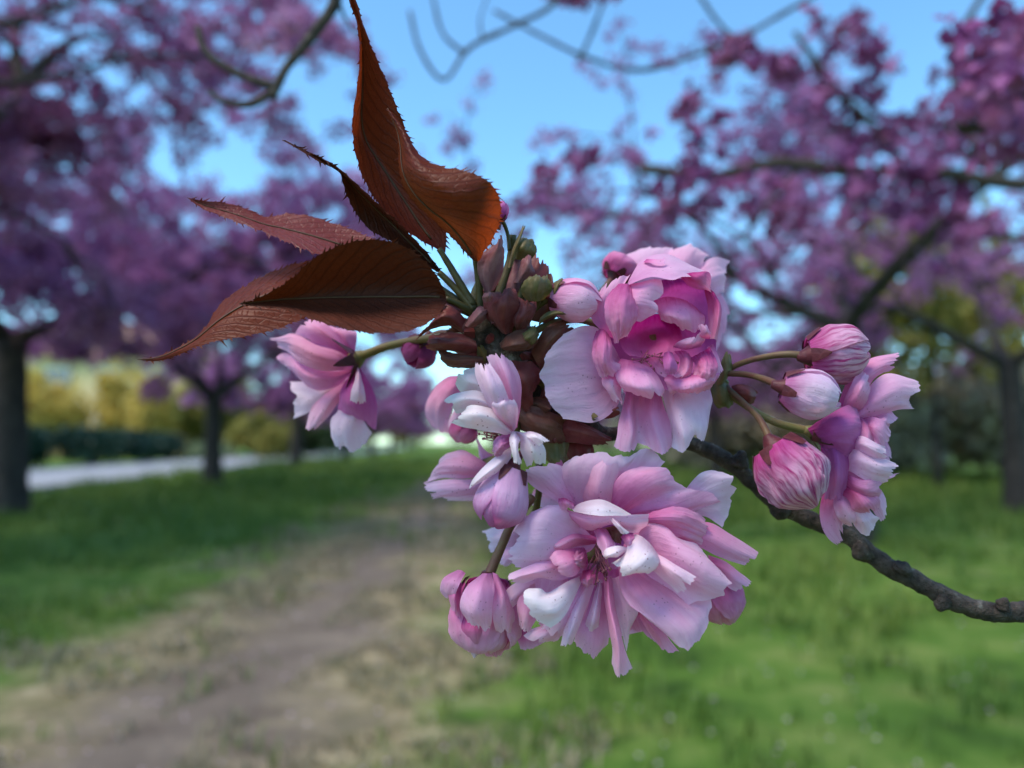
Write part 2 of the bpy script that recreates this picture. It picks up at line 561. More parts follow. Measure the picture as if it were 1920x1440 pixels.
V, F = blades(46000, -8.5, 12, 1.6, 30, lambda x, y: in_view(x, y) and x > xr(y, -7.0) and RNG.uniform() < min(1, max(0.05, (pmask(x, y) - .62) * 2.2)) * min(1, max(.08, .7 + 3.0 * nz(x * 1.6, y * 1.1, 21))), .035, .085, .0028)
o = link('grass', mesh_from('grass', V, F), (0, 0, 0), None, GRASS)
o['kind'] = 'stuff'; o['label'] = 'short green grass on both sides of the trodden dirt trail'; o['category'] = 'grass'
V, F = blades(16000, -3.2, 1.5, 1.6, 16, lambda x, y: in_view(x, y) and .12 < pmask(x, y) < 1.3 and nz(x * 1.7, y * 1.7, 5) > -.08, .012, .038, .003)
o = link('dry_grass', mesh_from('dry_grass', V, F), (0, 0, 0), None, STRAW)
o['kind'] = 'stuff'; o['label'] = 'straw coloured dry grass along the edges of the dirt trail'; o['category'] = 'grass'


FALLEN = foliage_mat('fallen_petal', (.55, .36, .46), (.78, .64, .70), .2)
V = []; F = []
for _ in range(520):
    y = 1.8 + 9 * RNG.uniform() ** 1.5; x = RNG.uniform(-.72, .72) * y
    a = RNG.uniform(0, 6.283); r = RNG.uniform(.006, .011); z = gz(x, y) + .008 + RNG.uniform(0, .02); k = len(V)
    for q, rr, dz in ((0, 1.3, .004), (1.6, .8, .0), (3.14, 1.0, .003), (4.7, .8, .0)):
        V.append((x + math.cos(a + q) * r * rr, y + math.sin(a + q) * r * rr, z + dz))
    F.append((k, k + 1, k + 2, k + 3))
o = link('fallen_petals', mesh_from('fallen_petals', V, F), (0, 0, 0), None, FALLEN)
o['kind'] = 'stuff'; o['label'] = 'pale fallen cherry petals strewn over the grass and trail'; o['category'] = 'petals'


# ---------------------------------------------------------------- trees
def puffs(C, r, k, size, rng, flat=1.0):
    """k petal-like quads round each centre"""
    n = len(C)
    P = np.repeat(C, k, 0) + rng.normal(0, 1, (n * k, 3)) * np.repeat(r, k)[:, None] * .55
    a = rng.normal(0, 1, (n * k, 3)); a /= np.linalg.norm(a, axis=1, keepdims=True)
    b = np.cross(a, rng.normal(0, 1, (n * k, 3))); b /= np.linalg.norm(b, axis=1, keepdims=True)
    s = (size * rng.uniform(.6, 1.3, n * k))[:, None]
    c = np.cross(a, b) * s * .25
    V = np.stack([P - a * s - b * s * .5, P + a * s * .2 - b * s + c, P + a * s + b * s * .4, P - a * s * .1 + b * s + c], 1).reshape(-1, 3)
    F = [(4 * i, 4 * i + 1, 4 * i + 2, 4 * i + 3) for i in range(n * k)]
    return V, F


def grow(seed, fork, height, spread, r0, levels=4, droop=0.0, limbs=5):
    """vase shaped skeleton: (branch polylines with radii, list of points along fine wood)"""
    rng = np.random.default_rng(seed)
    segs = []; fine = []
    lean = rng.normal(0, .06, 2)
    P = [np.array([0, 0, -.15]), np.array([lean[0] * .3, lean[1] * .3, fork * .4]), np.array([lean[0], lean[1], fork])]
    segs.append((P, [r0 * 1.35, r0, r0 * .92], 0))

    def br(p, d, L, r, lev):
        n = 4; Q = [p]; dd = d.copy()
        for i in range(n):
            dd = dd + rng.normal(0, .16, 3) + np.array([0, 0, .05 - droop * lev])
            dd /= np.linalg.norm(dd)
            Q.append(Q[-1] + dd * L / n)
        segs.append((Q, [r, r * .8, r * .62, r * .5, r * .38], lev))
        if lev >= 2:
            for i in range(1, 5): fine.append((Q[i], lev))
        if lev < levels:
            kids = 3 if lev < levels - 1 else 3
            for c in range(kids):
                t = rng.integers(1, 5); nd = dd + rng.normal(0, .62, 3); nd[2] += .12 - droop
                nd /= np.linalg.norm(nd)
                br(Q[t] if c else Q[-1], nd, L * rng.uniform(.55, .8), r * .55, lev + 1)
    for k in range(limbs):
        an = 2 * math.pi * (k + rng.uniform(-.25, .25)) / limbs
        up = rng.uniform(.55, 1.3)
        d = np.array([math.cos(an), math.sin(an), up]); d /= np.linalg.norm(d)
        br(P[-1] + np.array([0, 0, -.05]), d, spread * rng.uniform(.5, .68), r0 * .55, 1)
    return segs, np.array([f[0] for f in fine]), rng


def make_tree_meshes(key, seed, fork, height, spread, r0, puff=.11, k=9, size=.045, per=2, keep=1.0, droop=.05, limbs=5, levels=4, hmax=None, jit=.12, low=1.05):
    segs, fine, rng = grow(seed, fork, height, spread, r0, levels, droop, limbs)
    zmax = max(s[0][-1][2] for s in segs)
    tr = join([tube_data(s[0], s[1], 9, n=12, bump=.12, bf=5.0) for s in segs if s[2] == 0])
    li = join([tube_data(s[0], s[1], 6 if s[2] < 3 else 4, n=7, cap=False) for s in segs if s[2] > 0])
    C = np.repeat(fine, per, 0) + rng.normal(0, jit, (len(fine) * per, 3))
    C = C[rng.uniform(0, 1, len(C)) < keep]
    C = C[C[:, 2] > fork * low]
    V, F = puffs(C, np.full(len(C), puff), k, size, rng)
    f = height / zmax if hmax is None else 1.0
    out = []
    for (v, fc, nm, sm) in ((tr[0], tr[1], 'trunk', True), (li[0], li[1], 'limbs', True), (V, F, 'crown', False)):
        v = np.array(v); up = v[:, 2] > fork
        v[up, 2] = fork + (v[up, 2] - fork) * (height - fork) / (zmax - fork)
        out.append(mesh_from(key + '_' + nm, v, fc, None, sm))
    return out


TREES = {}


def place_tree(key, x, y, rz, label, group, s=1.0, crown_mat=None):
    tr, li, cr = TREES[key]
    z = gz(x, y) - .02
    root = empty('cherry_tree', (x, y, z), label, 'tree', group)
    root.rotation_euler[2] = rz
    root.scale = (s, s, s)
    for nm, me, mt in (('trunk', tr, TBARK), ('limbs', li, TBARK), ('crown', cr, crown_mat or BLOS)):
        o = bpy.data.objects.new(nm, me); col.objects.link(o); o.parent = root
        if not me.materials: me.materials.append(mt)
    return root


TREES['a'] = make_tree_meshes('a', 11, 2.0, 6.6, 4.0, .19, per=2, k=18, puff=.085, size=.031, levels=5, jit=.09, droop=.03, low=.95)
TREES['b'] = make_tree_meshes('b', 23, 1.8, 7.4, 4.5, .17, per=2, k=18, puff=.095, size=.033, levels=5, jit=.10, droop=.03, low=1.0)
TREES['d'] = make_tree_meshes('d', 23, 1.9, 6.2, 3.9, .17, per=2, k=16, puff=.07, size=.027, levels=5, jit=.06, keep=.9)
TREES['c'] = make_tree_meshes('c', 37, 2.0, 5.8, 4.3, .15, per=1, k=18, puff=.065, size=.025, keep=.85, levels=5, jit=.05)
GL = 'cherry trees in the row beside the pale road'
GR = 'cherry trees on the grass away from the road'
left = [('d', -5.1, 5.0, 0.4, 1.05, 'cherry tree in full bloom before the first thick trunk of the roadside row'),
        ('a', -6.3, 9.4, 1.2, 1.12, 'thick dark cherry trunk under dense purple-pink blossom beside the road'),
        ('b', -5.9, 14.8, 2.7, 1.0, 'slimmer cherry tree with forked trunk standing before the pale road'),
        ('a', -6.6, 22.9, 4.1, .95, 'cherry tree in the roadside row whose trunk stands behind the side-facing pink flower')]
for key, x, y, rz, s, lb in left: place_tree(key, x, y, rz, lb, GL, s)
for i, (x, y) in enumerate([(-7.3, 33), (-8.4, 45), (-9.6, 60), (-10.8, 78), (-12.5, 98)]):
    place_tree('ab'[i % 2], x, y, i * 1.7 + .3, 'small far-off cherry tree near the end of the roadside row', GL, .95)
right = [('c', 3.1, 6.8, 2.2, 1.0, 'loosely flowered cherry tree with dark limbs rising behind the hanging pink flowers'),
         ('c', 6.6, 9.8, 4.0, 1.0, 'cherry tree with grey-green trunk standing in grass by the brush'),
         ('a', 4.5, 16.5, .9, .75, 'cherry tree behind the dark twig with trunk between the two large flowers')]
for key, x, y, rz, s, lb in right: place_tree(key, x, y, rz, lb, GR, s)
for i, (x, y) in enumerate([(4.4, 27), (3.6, 40), (2.6, 56), (9.5, 20), (11, 31)]):
    place_tree('ba'[i % 2], x, y, i * 2.1, 'distant cherry tree with pink crown on the far lawn', GR, .85)


# shrubs, hedge and trees of the backdrop
def bush(name, x, y, rx, ry_, h, mat, label, cat, group=None, n=900, size=.10, z0=0.0, trunk=True):
    rng = np.random.default_rng(int(abs(x * 31 + y * 17)) + 5)
    root = empty(name, (x, y, 0), label, cat, group)
    lob = [(rng.uniform(-.6, .6) * rx, rng.uniform(-.5, .5) * ry_, rng.uniform(.35, .75) * h, rng.uniform(.35, .6)) for _ in range(9)]
    C = []
    for i in range(n):
        l = lob[rng.integers(0, 9)]
        p = rng.normal(0, 1, 3); p /= np.linalg.norm(p); q = rng.uniform(.55, 1.05)
        c = np.array([l[0] + p[0] * rx * l[3] * q, l[1] + p[1] * ry_ * l[3] * q, z0 + l[2] + p[2] * h * l[3] * .6 * q])
        if c[2] > .02: C.append(c)
    C = np.array(C)
    V, F = puffs(C, np.full(len(C), size * 2.2), 7, size, rng)
    o = bpy.data.objects.new('crown' if trunk else 'foliage', mesh_from(name, V, F, None, False)); col.objects.link(o); o.parent = root
    o.data.materials.append(mat)
    parts = []
    for k in range(5 if not trunk else 1):
        a = rng.uniform(0, 6.28); rr = rng.uniform(0, .5) if not trunk else 0
        b = np.array([math.cos(a) * rx * rr * .4, math.sin(a) * ry_ * rr * .4, -.1])
        parts.append(tube_data([b, b * 1.3 + np.array([0, 0, h * .35]), b * 1.8 + np.array([0, 0, z0 + h * .6])], [.05 + .012 * h, .04, .02], 6, n=6))
    Vt, Ft, _ = join(parts)
    o = bpy.data.objects.new('trunk' if trunk else 'stems', mesh_from(name + '_wood', Vt, Ft)); col.objects.link(o); o.parent = root
    o.data.materials.append(TBARK)
    return root


# dark clipped bushes across the road on the left
for i, (x, y, rx, ry_, h) in enumerate([(-17.5, 26, 1.6, 1.4, 1.5), (-16.2, 29, 1.9, 1.4, 1.4), (-16.6, 34, 1.6, 1.5, 1.4), (-20.5, 27, 1.6, 1.4, 1.4)]):
    bush('dark_bush', x, y, rx, ry_, h, FOL_D, ('tallest dark green bush on the far verge, next to the thick cherry trunk', 'wide dark green bush in the middle of the clump across the road', 'dark green bush at the far end of the clump across the road', 'dark green bush mostly hidden behind the thick dark cherry trunk')[i], 'bush', 'dark bushes across the road', 700, .09, trunk=False)
for i, (x, y, rx, h) in enumerate([(-17.6, 44, 2.2, 4.0), (-17.0, 66, 3.0, 5.0), (-16.8, 58, 3.0, 4.6), (-21, 70, 4, 6), (-16.5, 82, 4, 6), (-15.5, 48, 2.0, 3.0)]):
    bush('young_tree', x, y, rx, rx, h, FOL_Y, 'yellow-green tree in young leaf beyond the road', 'tree', 'young leafing trees beyond the road', 900, .17, z0=.6)
for i, (x, y, rx, h) in enumerate([(8.5, 15, 2.0, 5.0), (11.5, 17.5, 2.4, 5.2)]):
    bush('young_tree', x, y, rx, rx, h, FOL_Y, ('yellow-green tree in young leaf just behind the loosely flowered cherry tree', 'yellow-green tree in young leaf beside the grey-green cherry trunk')[i], 'tree', 'young leafing trees on the lawn', 420, .10, z0=1.2)
for i, (x, y, rx, h) in enumerate([(8.6, 17.2, 1.8, 2.3), (11.6, 16.2, 2.0, 2.5), (14.2, 15.0, 2.0, 2.5), (6.5, 22, 2.4, 2.6), (10.5, 22, 2.6, 3.0), (14.0, 20, 2.6, 3.0), (18, 24, 3, 3.6), (9.5, 36, 3, 3.2), (4.5, 48, 3.4, 3.4), (14, 36, 3.4, 3.6), (-2.5, 85, 5, 5.5), (4, 90, 5, 5.5), (-8, 110, 5, 6), (12, 60, 5, 5)]):
    bush('brush', x, y, rx, rx * .8, h, FOL_B, 'olive-brown leafless thicket at the back of the lawn', 'bush', 'olive brush at the back of the lawn', 800, .13, trunk=False)

for i, (x, y, rx, h) in enumerate([(-13.2, 40, 1.6, 2.2), (-15.2, 62, 2.4, 3.4), (-17.5, 92, 4, 5), (-19.5, 104, 4, 6), (-15.4, 112, 4, 5), (-14.2, 52, 1.8, 2.4), (-17.8, 74, 3, 4.4)]):
    bush('green_bush', x, y, rx, rx, h, FOL_G if i % 2 else FOL_Y, 'loose bush in fresh leaf lining the far side of the road', 'bush', 'bushes lining the far side of the road', 800, .13, trunk=False)

FOL_GLOW = foliage_mat('foliage_glow', (.48, .37, .07), (.80, .62, .18), .45)  # golden light on the left, put into the leaf colour of added trees
for i, (x, y, rx, h) in enumerate([(-25.5, 41, 2.0, 5.0), (-22.0, 43, 2.0, 4.8), (-28.6, 42, 2.0, 5.2), (-19.6, 41, 1.6, 4.0)]):
    bush('glow_tree', x, y, rx, rx, h, FOL_GLOW, ('added tree coloured as golden light in front of the cream house, above the dark bushes', 'added tree coloured as golden light at the corner of the cream house', 'added tree coloured as golden light behind the thick dark cherry trunk', 'smallest added tree coloured as golden light beside the end of the dark bushes')[i], 'tree', 'added trees coloured as golden light before the house', 620, .13, z0=.5)

# cream building behind the added trees, golden light put into its wall colour
WALLM = plain('cream_render_glow', (.80, .58, .24), (.86, .66, .32), .8, .8, .2, .01)
GLASSM = plain('window_glass', (.16, .20, .26), (.24, .28, .34), 1.0, .12, .05, .001, spec=.6)
ROOFM = plain('roof_tile', (.22, .12, .09), (.30, .17, .12), 3.0, .8, .4, .02)
FRAMEM = plain('window_frame', (.70, .70, .68), (.78, .78, .76), 3.0, .5, .1, .005)


def box(x0, x1, y0, y1, z0, z1):
    V = np.array([(x, y, z) for z in (z0, z1) for y in (y0, y1) for x in (x0, x1)], float)
    return V, [(0, 2, 3, 1), (4, 5, 7, 6), (0, 1, 5, 4), (2, 6, 7, 3), (0, 4, 6, 2), (1, 3, 7, 5)], np.zeros((8, 2))


B = empty('house', (-27, 47, 0), 'cream rendered house with golden light in its wall colour, glimpsed across the road behind the dark bushes', 'building')
V, F, _ = box(-34, -20.5, 47, 56, 0, 6.4); build('wall', V, F, B, WALLM, smooth=False)
V = [(-34.6, 46.4, 6.4), (-19.9, 46.4, 6.4), (-19.9, 56.6, 6.4), (-34.6, 56.6, 6.4), (-31, 51.5, 9.2), (-23.5, 51.5, 9.2)]
build('roof', V, [(0, 1, 5, 4), (1, 2, 5), (2, 3, 4, 5), (3, 0, 4), (0, 3, 2, 1)], B, ROOFM, smooth=False)
for zz in (.9, 3.9):
    for k in range(4):
        x = -32.6 + k * 3.2
        V, F, _ = join([box(x - .1, x + 1.5, 46.92, 46.99, zz - .1, zz), box(x - .1, x + 1.5, 46.92, 46.99, zz + 1.6, zz + 1.7),
                        box(x - .1, x, 46.92, 46.99, zz, zz + 1.6), box(x + 1.4, x + 1.5, 46.92, 46.99, zz, zz + 1.6)])
        wf = build('window', V, F, B, FRAMEM, smooth=False)
        V, F, _ = box(x, x + 1.4, 46.95, 46.985, zz, zz + 1.6); build('pane', V, F, wf, GLASSM, smooth=False)

# ---------------------------------------------------------------- overhanging branches out of focus
def hanging(pts_list, rad, dist, label, seed, blossoms=0, group=None, bspots=None, bsize=.016, bdist=None):
    rng = np.random.default_rng(seed)
    base = pw(*pts_list[0][0][:2], dist)
    root = empty('cherry_branch', base, label, 'branch', group)
    for i, pts in enumerate(pts_list):
        P = [pw(p[0], p[1], dist + (p[2] if len(p) > 2 else 0)) for p in pts]
        r = rad[i] if isinstance(rad, list) else rad
        tube('twig', P, [r * 1.15, r, r * .8], root, BARK, sides=7, n=len(pts) * 5, bump=.35, bf=45)
    if bspots:
        for (x, y, n, sp) in bspots:
            C = np.array([pw(x + rng.normal(0, sp), y + rng.normal(0, sp * .8), (bdist or dist) + rng.normal(0, .05)) for _ in range(n)])
            V, F = puffs(C, np.full(len(C), bsize * 1.6), 14, bsize, rng)
            build('blossom', V, F, root, BLOSN, smooth=False)
    return root


hanging([[(640, -260, .05), (633, -60), (628, 5), (582, 70), (535, 130), (508, 186)], [(512, 172), (470, 195), (420, 190), (392, 170)],
         [(520, 165), (440, 135), (385, 95), (370, 50)], [(631, -10), (650, 40), (680, 75)]],
        [.0031, .0018, .0023, .0008], .42, 'bare dark knobbly twig hanging against the sky beside the tall bronze leaf', 1)
hanging([[(1100, -300, .2), (1060, -60), (1040, 5), (960, 50), (880, 90), (832, 150), (788, 95), (768, 20)],
         [(870, 100), (832, 65), (808, -20)], [(905, 75), (900, 40), (915, -10)]],
        [.0030, .0022, .0014], .9, 'thin leafless twig looping down, blurred against the blue sky', 2)
hanging([[(1650, -300, .3), (1540, -20), (1460, 30), (1380, 75), (1290, 108), (1200, 132), (1100, 108), (1010, 65), (925, 20)],
         [(1085, 115), (1108, 65), (1140, -20)], [(1380, 78), (1345, 40), (1310, -10)]],
        [.0032, .0026, .0030], 1.0, 'long thin twig arching across the sky with a dark tuft', 3,
        bspots=[(1075, -15, 12, 22), (1385, 100, 7, 14)], bsize=.008)
hanging([[(2350, 250, .5), (2050, 340), (1920, 345), (1760, 325), (1600, 320), (1450, 305), (1330, 330), (1200, 315)],
         [(1700, 320), (1640, 240), (1560, 160), (1490, 60)], [(1860, 335), (1800, 210), (1790, 90), (1850, -20)],
         [(1500, 310), (1440, 380), (1390, 450)]],
        [.018, .010, .010, .007], 2.0, 'dark horizontal cherry limb with scattered blossom clumps', 5,
        bspots=[(1330, 350, 14, 35), (1520, 200, 14, 45), (1600, 330, 18, 55), (1290, 200, 8, 18), (1460, 130, 9, 30), (1700, 250, 22, 55), (1030, 330, 4, 14), (1090, 290, 5, 16),
                (1780, 380, 20, 55), (1560, 70, 10, 35), (1450, 400, 16, 50), (1330, 250, 8, 30), (1640, 130, 9, 40), (1690, 410, 14, 50), (1250, 360, 9, 40)], bsize=.014)
hanging([[(2300, -100, .2), (2050, 90), (1930, 190), (1850, 235), (1780, 240)], [(1930, 190), (1880, 120), (1850, 60)]],
        [.007, .004], .75, 'deep pink blossom clump on a dark branch close by, out of focus', 6,
        bspots=[(1850, 110, 9, 35), (1900, 70, 8, 35), (1880, 220, 9, 40), (1930, 150, 8, 30), (1830, 190, 5, 25)], bsize=.009)


# ================================================================ the flowering branch in focus
TW = [(1120, 815, 14), (1200, 812, 19), (1290, 830, 23), (1340, 850, 24), (1385, 880, 24), (1450, 938, 23), (1520, 975, 22), (1590, 1005, 21), (1650, 1052, 20),
      (1720, 1090, 18), (1790, 1128, 16), (1850, 1146, 15), (1930, 1146, 16)]
base_pt = px(2600, 1000, 260)
BR = empty('cherry_branch', base_pt, 'flowering cherry branch with bronze young leaves and double pink blossoms, in focus', 'branch')
P = [px(*t) for t in TW] + [px(2150, 1100, 60), base_pt]
V, F, U = tube_data(P, [.0016, .0018, .0019, .0020, .0021, .0022, .0023, .0022, .0023, .0023, .0022, .0024, .0026, .004, .0065], 14, n=190, bump=.20, bf=420)
parts = [(V, F, U)]
for (x, y, d, ex, ey, r) in [(1386, 872, 22, 1392, 846, .0021), (1462, 950, 21, 1466, 974, .0026), (1620, 1030, 19, 1604, 1046, .0026), (1690, 1068, 17, 1700, 1056, .0022), (1770, 1125, 15, 1760, 1144, .0020), (1880, 1140, 13, 1886, 1122, .0016)]:
    parts.append(tube_data([px(x, y, d), px((x + ex) / 2, (y + ey) / 2, d - .5), px(ex, ey, d - 1)], [r, r * .9, r * .35], 9, n=9, bump=.35, bf=600))
V, F, U = join(parts)
build('twig', V, F, BR, BARK, U)
# the short spur that carries leaves and flowers
tube('spur', [px(1130, 818, 14), px(1060, 780, 13), px(1000, 730, 12), px(950, 670, 9), px(918, 622, 6), px(902, 585, 4)],
     [.0022, .0032, .0046, .0056, .0046, .0026], BR, BARK, sides=12, n=50, bump=.3, bf=500)

# ---- leaves
ZL = Frame(240, 0, 2.0575)


def leaf(rails, mat, mid, label, petiole, d=0.0, nu=25, nv=64, tooth=8.5, spikes=True, vamp=.00022, wave=.5, tw=None):
    SEED[0] += 3.7; s = SEED[0]
    W = []
    for r in rails:
        W.append(crom([px(*ZL(p[0], p[1]), d + (p[2] if len(p) > 2 else 0)) for p in r], nv))
    W = np.stack(W, 1)
    us = np.linspace(0, 1, nu)
    G = np.stack([crom(W[k], ts=us) for k in range(nv)])
    N = normals(G)
    vs = np.linspace(0, 1, nv)
    um = np.where(us < mid, us / max(mid, 1e-6) * .5, .5 + (us - mid) / max(1 - mid, 1e-6) * .5) if mid > 0 else .5 + us * .5
    for j, v in enumerate(vs):
        for i, u in enumerate(um):
            au = abs(u - .5)
            ph = (v * 13 - au * 7) % 1.0
            q = -math.exp(-(abs(ph - .5) / .13) ** 2) * min(1, au * 8) * vamp * 1.6
            q += wave * 1e-3 * (nz(u * 2 + s, v * 4, s) * .6 + nz(u * 5 + s, v * 11, s) * .25) * math.sin(math.pi * min(1, v * 1.02)) * (.4 + au * 1.2)
            G[j, i] += N[j, i] * q
    uv = np.array([(u, v) for v in vs for u in um])
    V = [G.reshape(-1, 3)]; F = gridfaces(nu, nv); U = [uv]; off = nu * nv
    if spikes:
        for side in ((0, 1), (nu - 1, nu - 2)):
            E = G[:, side[0]]; I = G[:, side[1]]
            L = np.concatenate([[0], np.cumsum(np.linalg.norm(np.diff(E, axis=0), axis=1))])
            step = 10.0 * .000114
            t = 1.0 * step
            while t < L[-1] * .985:
                k = min(nv - 2, np.searchsorted(L, t) - 1); k = max(k, 0)
                f = (t - L[k]) / (L[k + 1] - L[k] + 1e-12)
                p = E[k] + (E[k + 1] - E[k]) * f; q = I[k] + (I[k + 1] - I[k]) * f
                tg = E[k + 1] - E[k]; tg /= np.linalg.norm(tg) + 1e-12
                ow = p - q; ow -= tg * ow.dot(tg); ow /= np.linalg.norm(ow) + 1e-12
                ln = tooth * .000114 * RNG.uniform(.3, 1.5)
                dr = ow * .8 - tg * .75 * TIPSIGN + RNG.normal(0, .18, 3)
                tip = p + dr * ln
                V.append(np.array([p - tg * step * .28 - ow * .0001, p + tg * step * .28 - ow * .0001, (p + tip) / 2 + N[k, side[0]] * .00005, tip]))
                F += [(off, off + 1, off + 2), (off + 2, off + 1, off + 3), (off, off + 2, off + 3)]
                um_ = uv[side[0]][0]
                U.append(np.array([(um_, t / L[-1])] * 4)); off += 4
                t += step * RNG.uniform(.5, 1.6)
    V = np.concatenate(V); U = np.concatenate(U)
    lf = build('leaf', V, F, BR, mat, U)
    lf['label'] = label
    # midrib on the back and petiole
    mi = int(round(mid * (nu - 1)))
    M = G[::4, mi]
    off_n = N[::4, mi]
    sgn = np.sign((off_n @ -FWD))[:, None]
    M2 = M + off_n * sgn * .00012
    tube('midrib', list(M2), list(np.linspace(.00008, .00028, len(M2))), lf, MIDRIB, sides=6, n=40)
    if petiole:
        Q = [px(*ZL(p[0], p[1]), p[2]) for p in petiole]
        tube('petiole', Q, [.00065, .0008, .0011], lf, STEMD, sides=8, n=20, bump=.1, bf=900)
    return lf


TIPSIGN = -1.0   # rails run from tip (v=0) to base
# tall upright leaf, folded along its midrib
leaf([[(846, -60, -4), (850, 0, -4), (876, 70, -4), (890, 160, -4), (888, 270, -4), (876, 370, -3), (866, 450, -2), (868, 540, -1), (890, 640, 0), (935, 740, 1), (1000, 830, 2), (1090, 905, 3), (1190, 960, 4)],
      [(850, -62, -3), (862, 0, -2), (888, 70, -1), (902, 160, 1), (905, 270, 3), (900, 370, 4), (892, 450, 5), (900, 530, 6), (940, 600, 6), (1010, 700, 6), (1070, 790, 6), (1130, 880, 6), (1200, 965, 5)],
      [(856, -60, -5), (882, 0, -5), (908, 90, -5), (945, 190, -4), (985, 285, -3), (1022, 380, -2), (1058, 460, -1), (1085, 540, 0), (1115, 620, 1), (1165, 715, 3), (1205, 800, 4), (1228, 890, 5), (1225, 975, 5)]],
     LEAF, .5, 'tall upright bronze leaf folded along its midrib against the sky', [(1200, 960, 5), (1250, 1040, 5), (1330, 1180, 5)], d=2, wave=.5)
# broad curled leaf beside the buds
leaf([[(1000, 418, 2), (1030, 480, 4), (1046, 560, 5), (1046, 640, 6), (1062, 720, 7), (1110, 785, 7), (1170, 840, 7), (1250, 915, 6), (1330, 1005, 4)],
      [(1000, 418, 1), (1040, 500, 1), (1056, 580, 0), (1062, 655, 0), (1092, 735, 1), (1150, 805, 2), (1215, 855, 3), (1285, 930, 4), (1345, 1008, 4)],
      [(1000, 418, 0), (1058, 505, -3), (1092, 585, -6), (1130, 655, -9), (1205, 725, -11), (1280, 780, -11), (1330, 845, -8), (1355, 925, -2), (1349, 1006, 4)],
      [(1000, 418, 0), (1076, 518, -2), (1122, 592, -4), (1195, 640, -7), (1300, 660, -10), (1392, 702, -11), (1434, 770, -8), (1425, 880, -2), (1353, 1002, 4)]],
     LEAFO, .333, 'broad bronze leaf curling over the buds with ribbed veins', [(1340, 1000, 4), (1352, 1080, 5), (1355, 1190, 6)], d=-4, wave=.35)
# narrow leaf pointing up and left
leaf([[(595, 540, -6), (660, 578, -6), (740, 626, -5), (815, 664, -3), (830, 720, -1), (852, 775, 1), (888, 835, 3), (935, 888, 4), (1010, 930, 4), (1100, 985, 4), (1190, 1050, 4)],
      [(595, 540, -6), (655, 572, -5), (735, 612, -4), (808, 655, -2), (850, 700, 1), (900, 755, 3), (960, 815, 5), (1020, 870, 6), (1080, 930, 6), (1140, 985, 6), (1200, 1050, 5)],
      [(595, 540, -6), (650, 564, -5), (735, 602, -5), (815, 648, -5), (862, 690, -4), (915, 738, -3), (975, 795, -2), (1038, 852, -1), (1100, 915, 1), (1155, 975, 3), (1208, 1045, 5)]],
     LEAFD, .5, 'narrow bronze leaf with fine pointed tip angled up to the left', [(1200, 1050, 5), (1260, 1110, 5), (1335, 1195, 5)], d=1, wave=.3)
# red leaf lying to the left, upper face to the sky
leaf([[(228, 762, 6), (280, 802, 6), (360, 834, 6), (440, 864, 5), (520, 897, 4), (590, 924, 3), (660, 953, 2), (735, 980, 2), (820, 1000, 3), (940, 1010, 5), (1050, 1030, 6)],
      [(228, 762, 6), (285, 788, 7), (365, 812, 8), (450, 838, 8), (530, 866, 8), (600, 882, 8), (680, 900, 8), (770, 925, 8), (860, 955, 8), (960, 985, 7), (1060, 1025, 7)],
      [(228, 762, 6), (285, 774, 7), (370, 783, 9), (455, 806, 10), (535, 838, 11), (610, 826, 12), (690, 832, 12), (780, 858, 12), (870, 888, 11), (970, 940, 9), (1070, 1020, 8)]],
     LEAFR, .5, 'reddish leaf with glossy netted veins stretched out to the left', [(1050, 1025, 7), (1180, 1100, 7), (1320, 1195, 6)], d=3, wave=.5)
# back low leaf with long drooping tip
leaf([[(38, 1386, 2), (110, 1376, 2), (190, 1342, 2), (262, 1300, 3), (305, 1255, 4), (338, 1195, 6), (378, 1150, 8), (440, 1108, 10), (505, 1072, 11), (580, 1040, 11), (660, 1012, 11), (780, 1000, 11), (1000, 1050, 9)],
      [(38, 1386, 2), (112, 1384, 1), (185, 1358, 0), (262, 1318, -1), (335, 1262, -1), (420, 1205, 0), (500, 1165, 1), (580, 1135, 2), (670, 1110, 4), (780, 1095, 6), (1010, 1080, 8)],
      [(38, 1388, 2), (112, 1393, 1), (180, 1374, 0), (262, 1336, -2), (350, 1311, -3), (450, 1296, -3), (560, 1272, -2), (640, 1243, -1), (730, 1205, 1), (830, 1170, 4), (1020, 1110, 8)]],
     LEAFO, .5, 'lowest bronze leaf with long thin tip drooping to the left', [(1010, 1080, 8), (1160, 1140, 7), (1320, 1205, 6)], d=3, wave=.4)
# big leaf in front, shade put into its dark colour
leaf([[(428, 1172, -6), (500, 1150, -7), (575, 1112, -8), (640, 1068, -9), (700, 1012, -9), (770, 968, -9), (850, 938, -8), (930, 925, -7), (1010, 932, -6), (1090, 965, -4), (1150, 1015, -3), (1195, 1070, -1), (1222, 1130, 1)],
      [(428, 1172, -6), (510, 1164, -5), (590, 1155, -3), (660, 1150, -2), (730, 1145, -1), (800, 1141, 0), (870, 1139, 1), (940, 1138, 1), (1010, 1138, 1), (1080, 1139, 1), (1140, 1141, 1), (1190, 1145, 1), (1228, 1152, 2)],
      [(428, 1172, -6), (515, 1184, -7), (600, 1192, -8), (670, 1215, -10), (745, 1242, -11), (830, 1265, -12), (920, 1282, -12), (1000, 1284, -11), (1075, 1275, -10), (1140, 1253, -8), (1190, 1220, -5), (1215, 1190, -2), (1230, 1165, 1)]],
     LEAFD, .5, 'big bronze leaf in front, coloured dark for shade, with its lower half glowing brown', [(1226, 1152, 2), (1290, 1180, 4), (1340, 1210, 6)], d=-3, wave=.45)

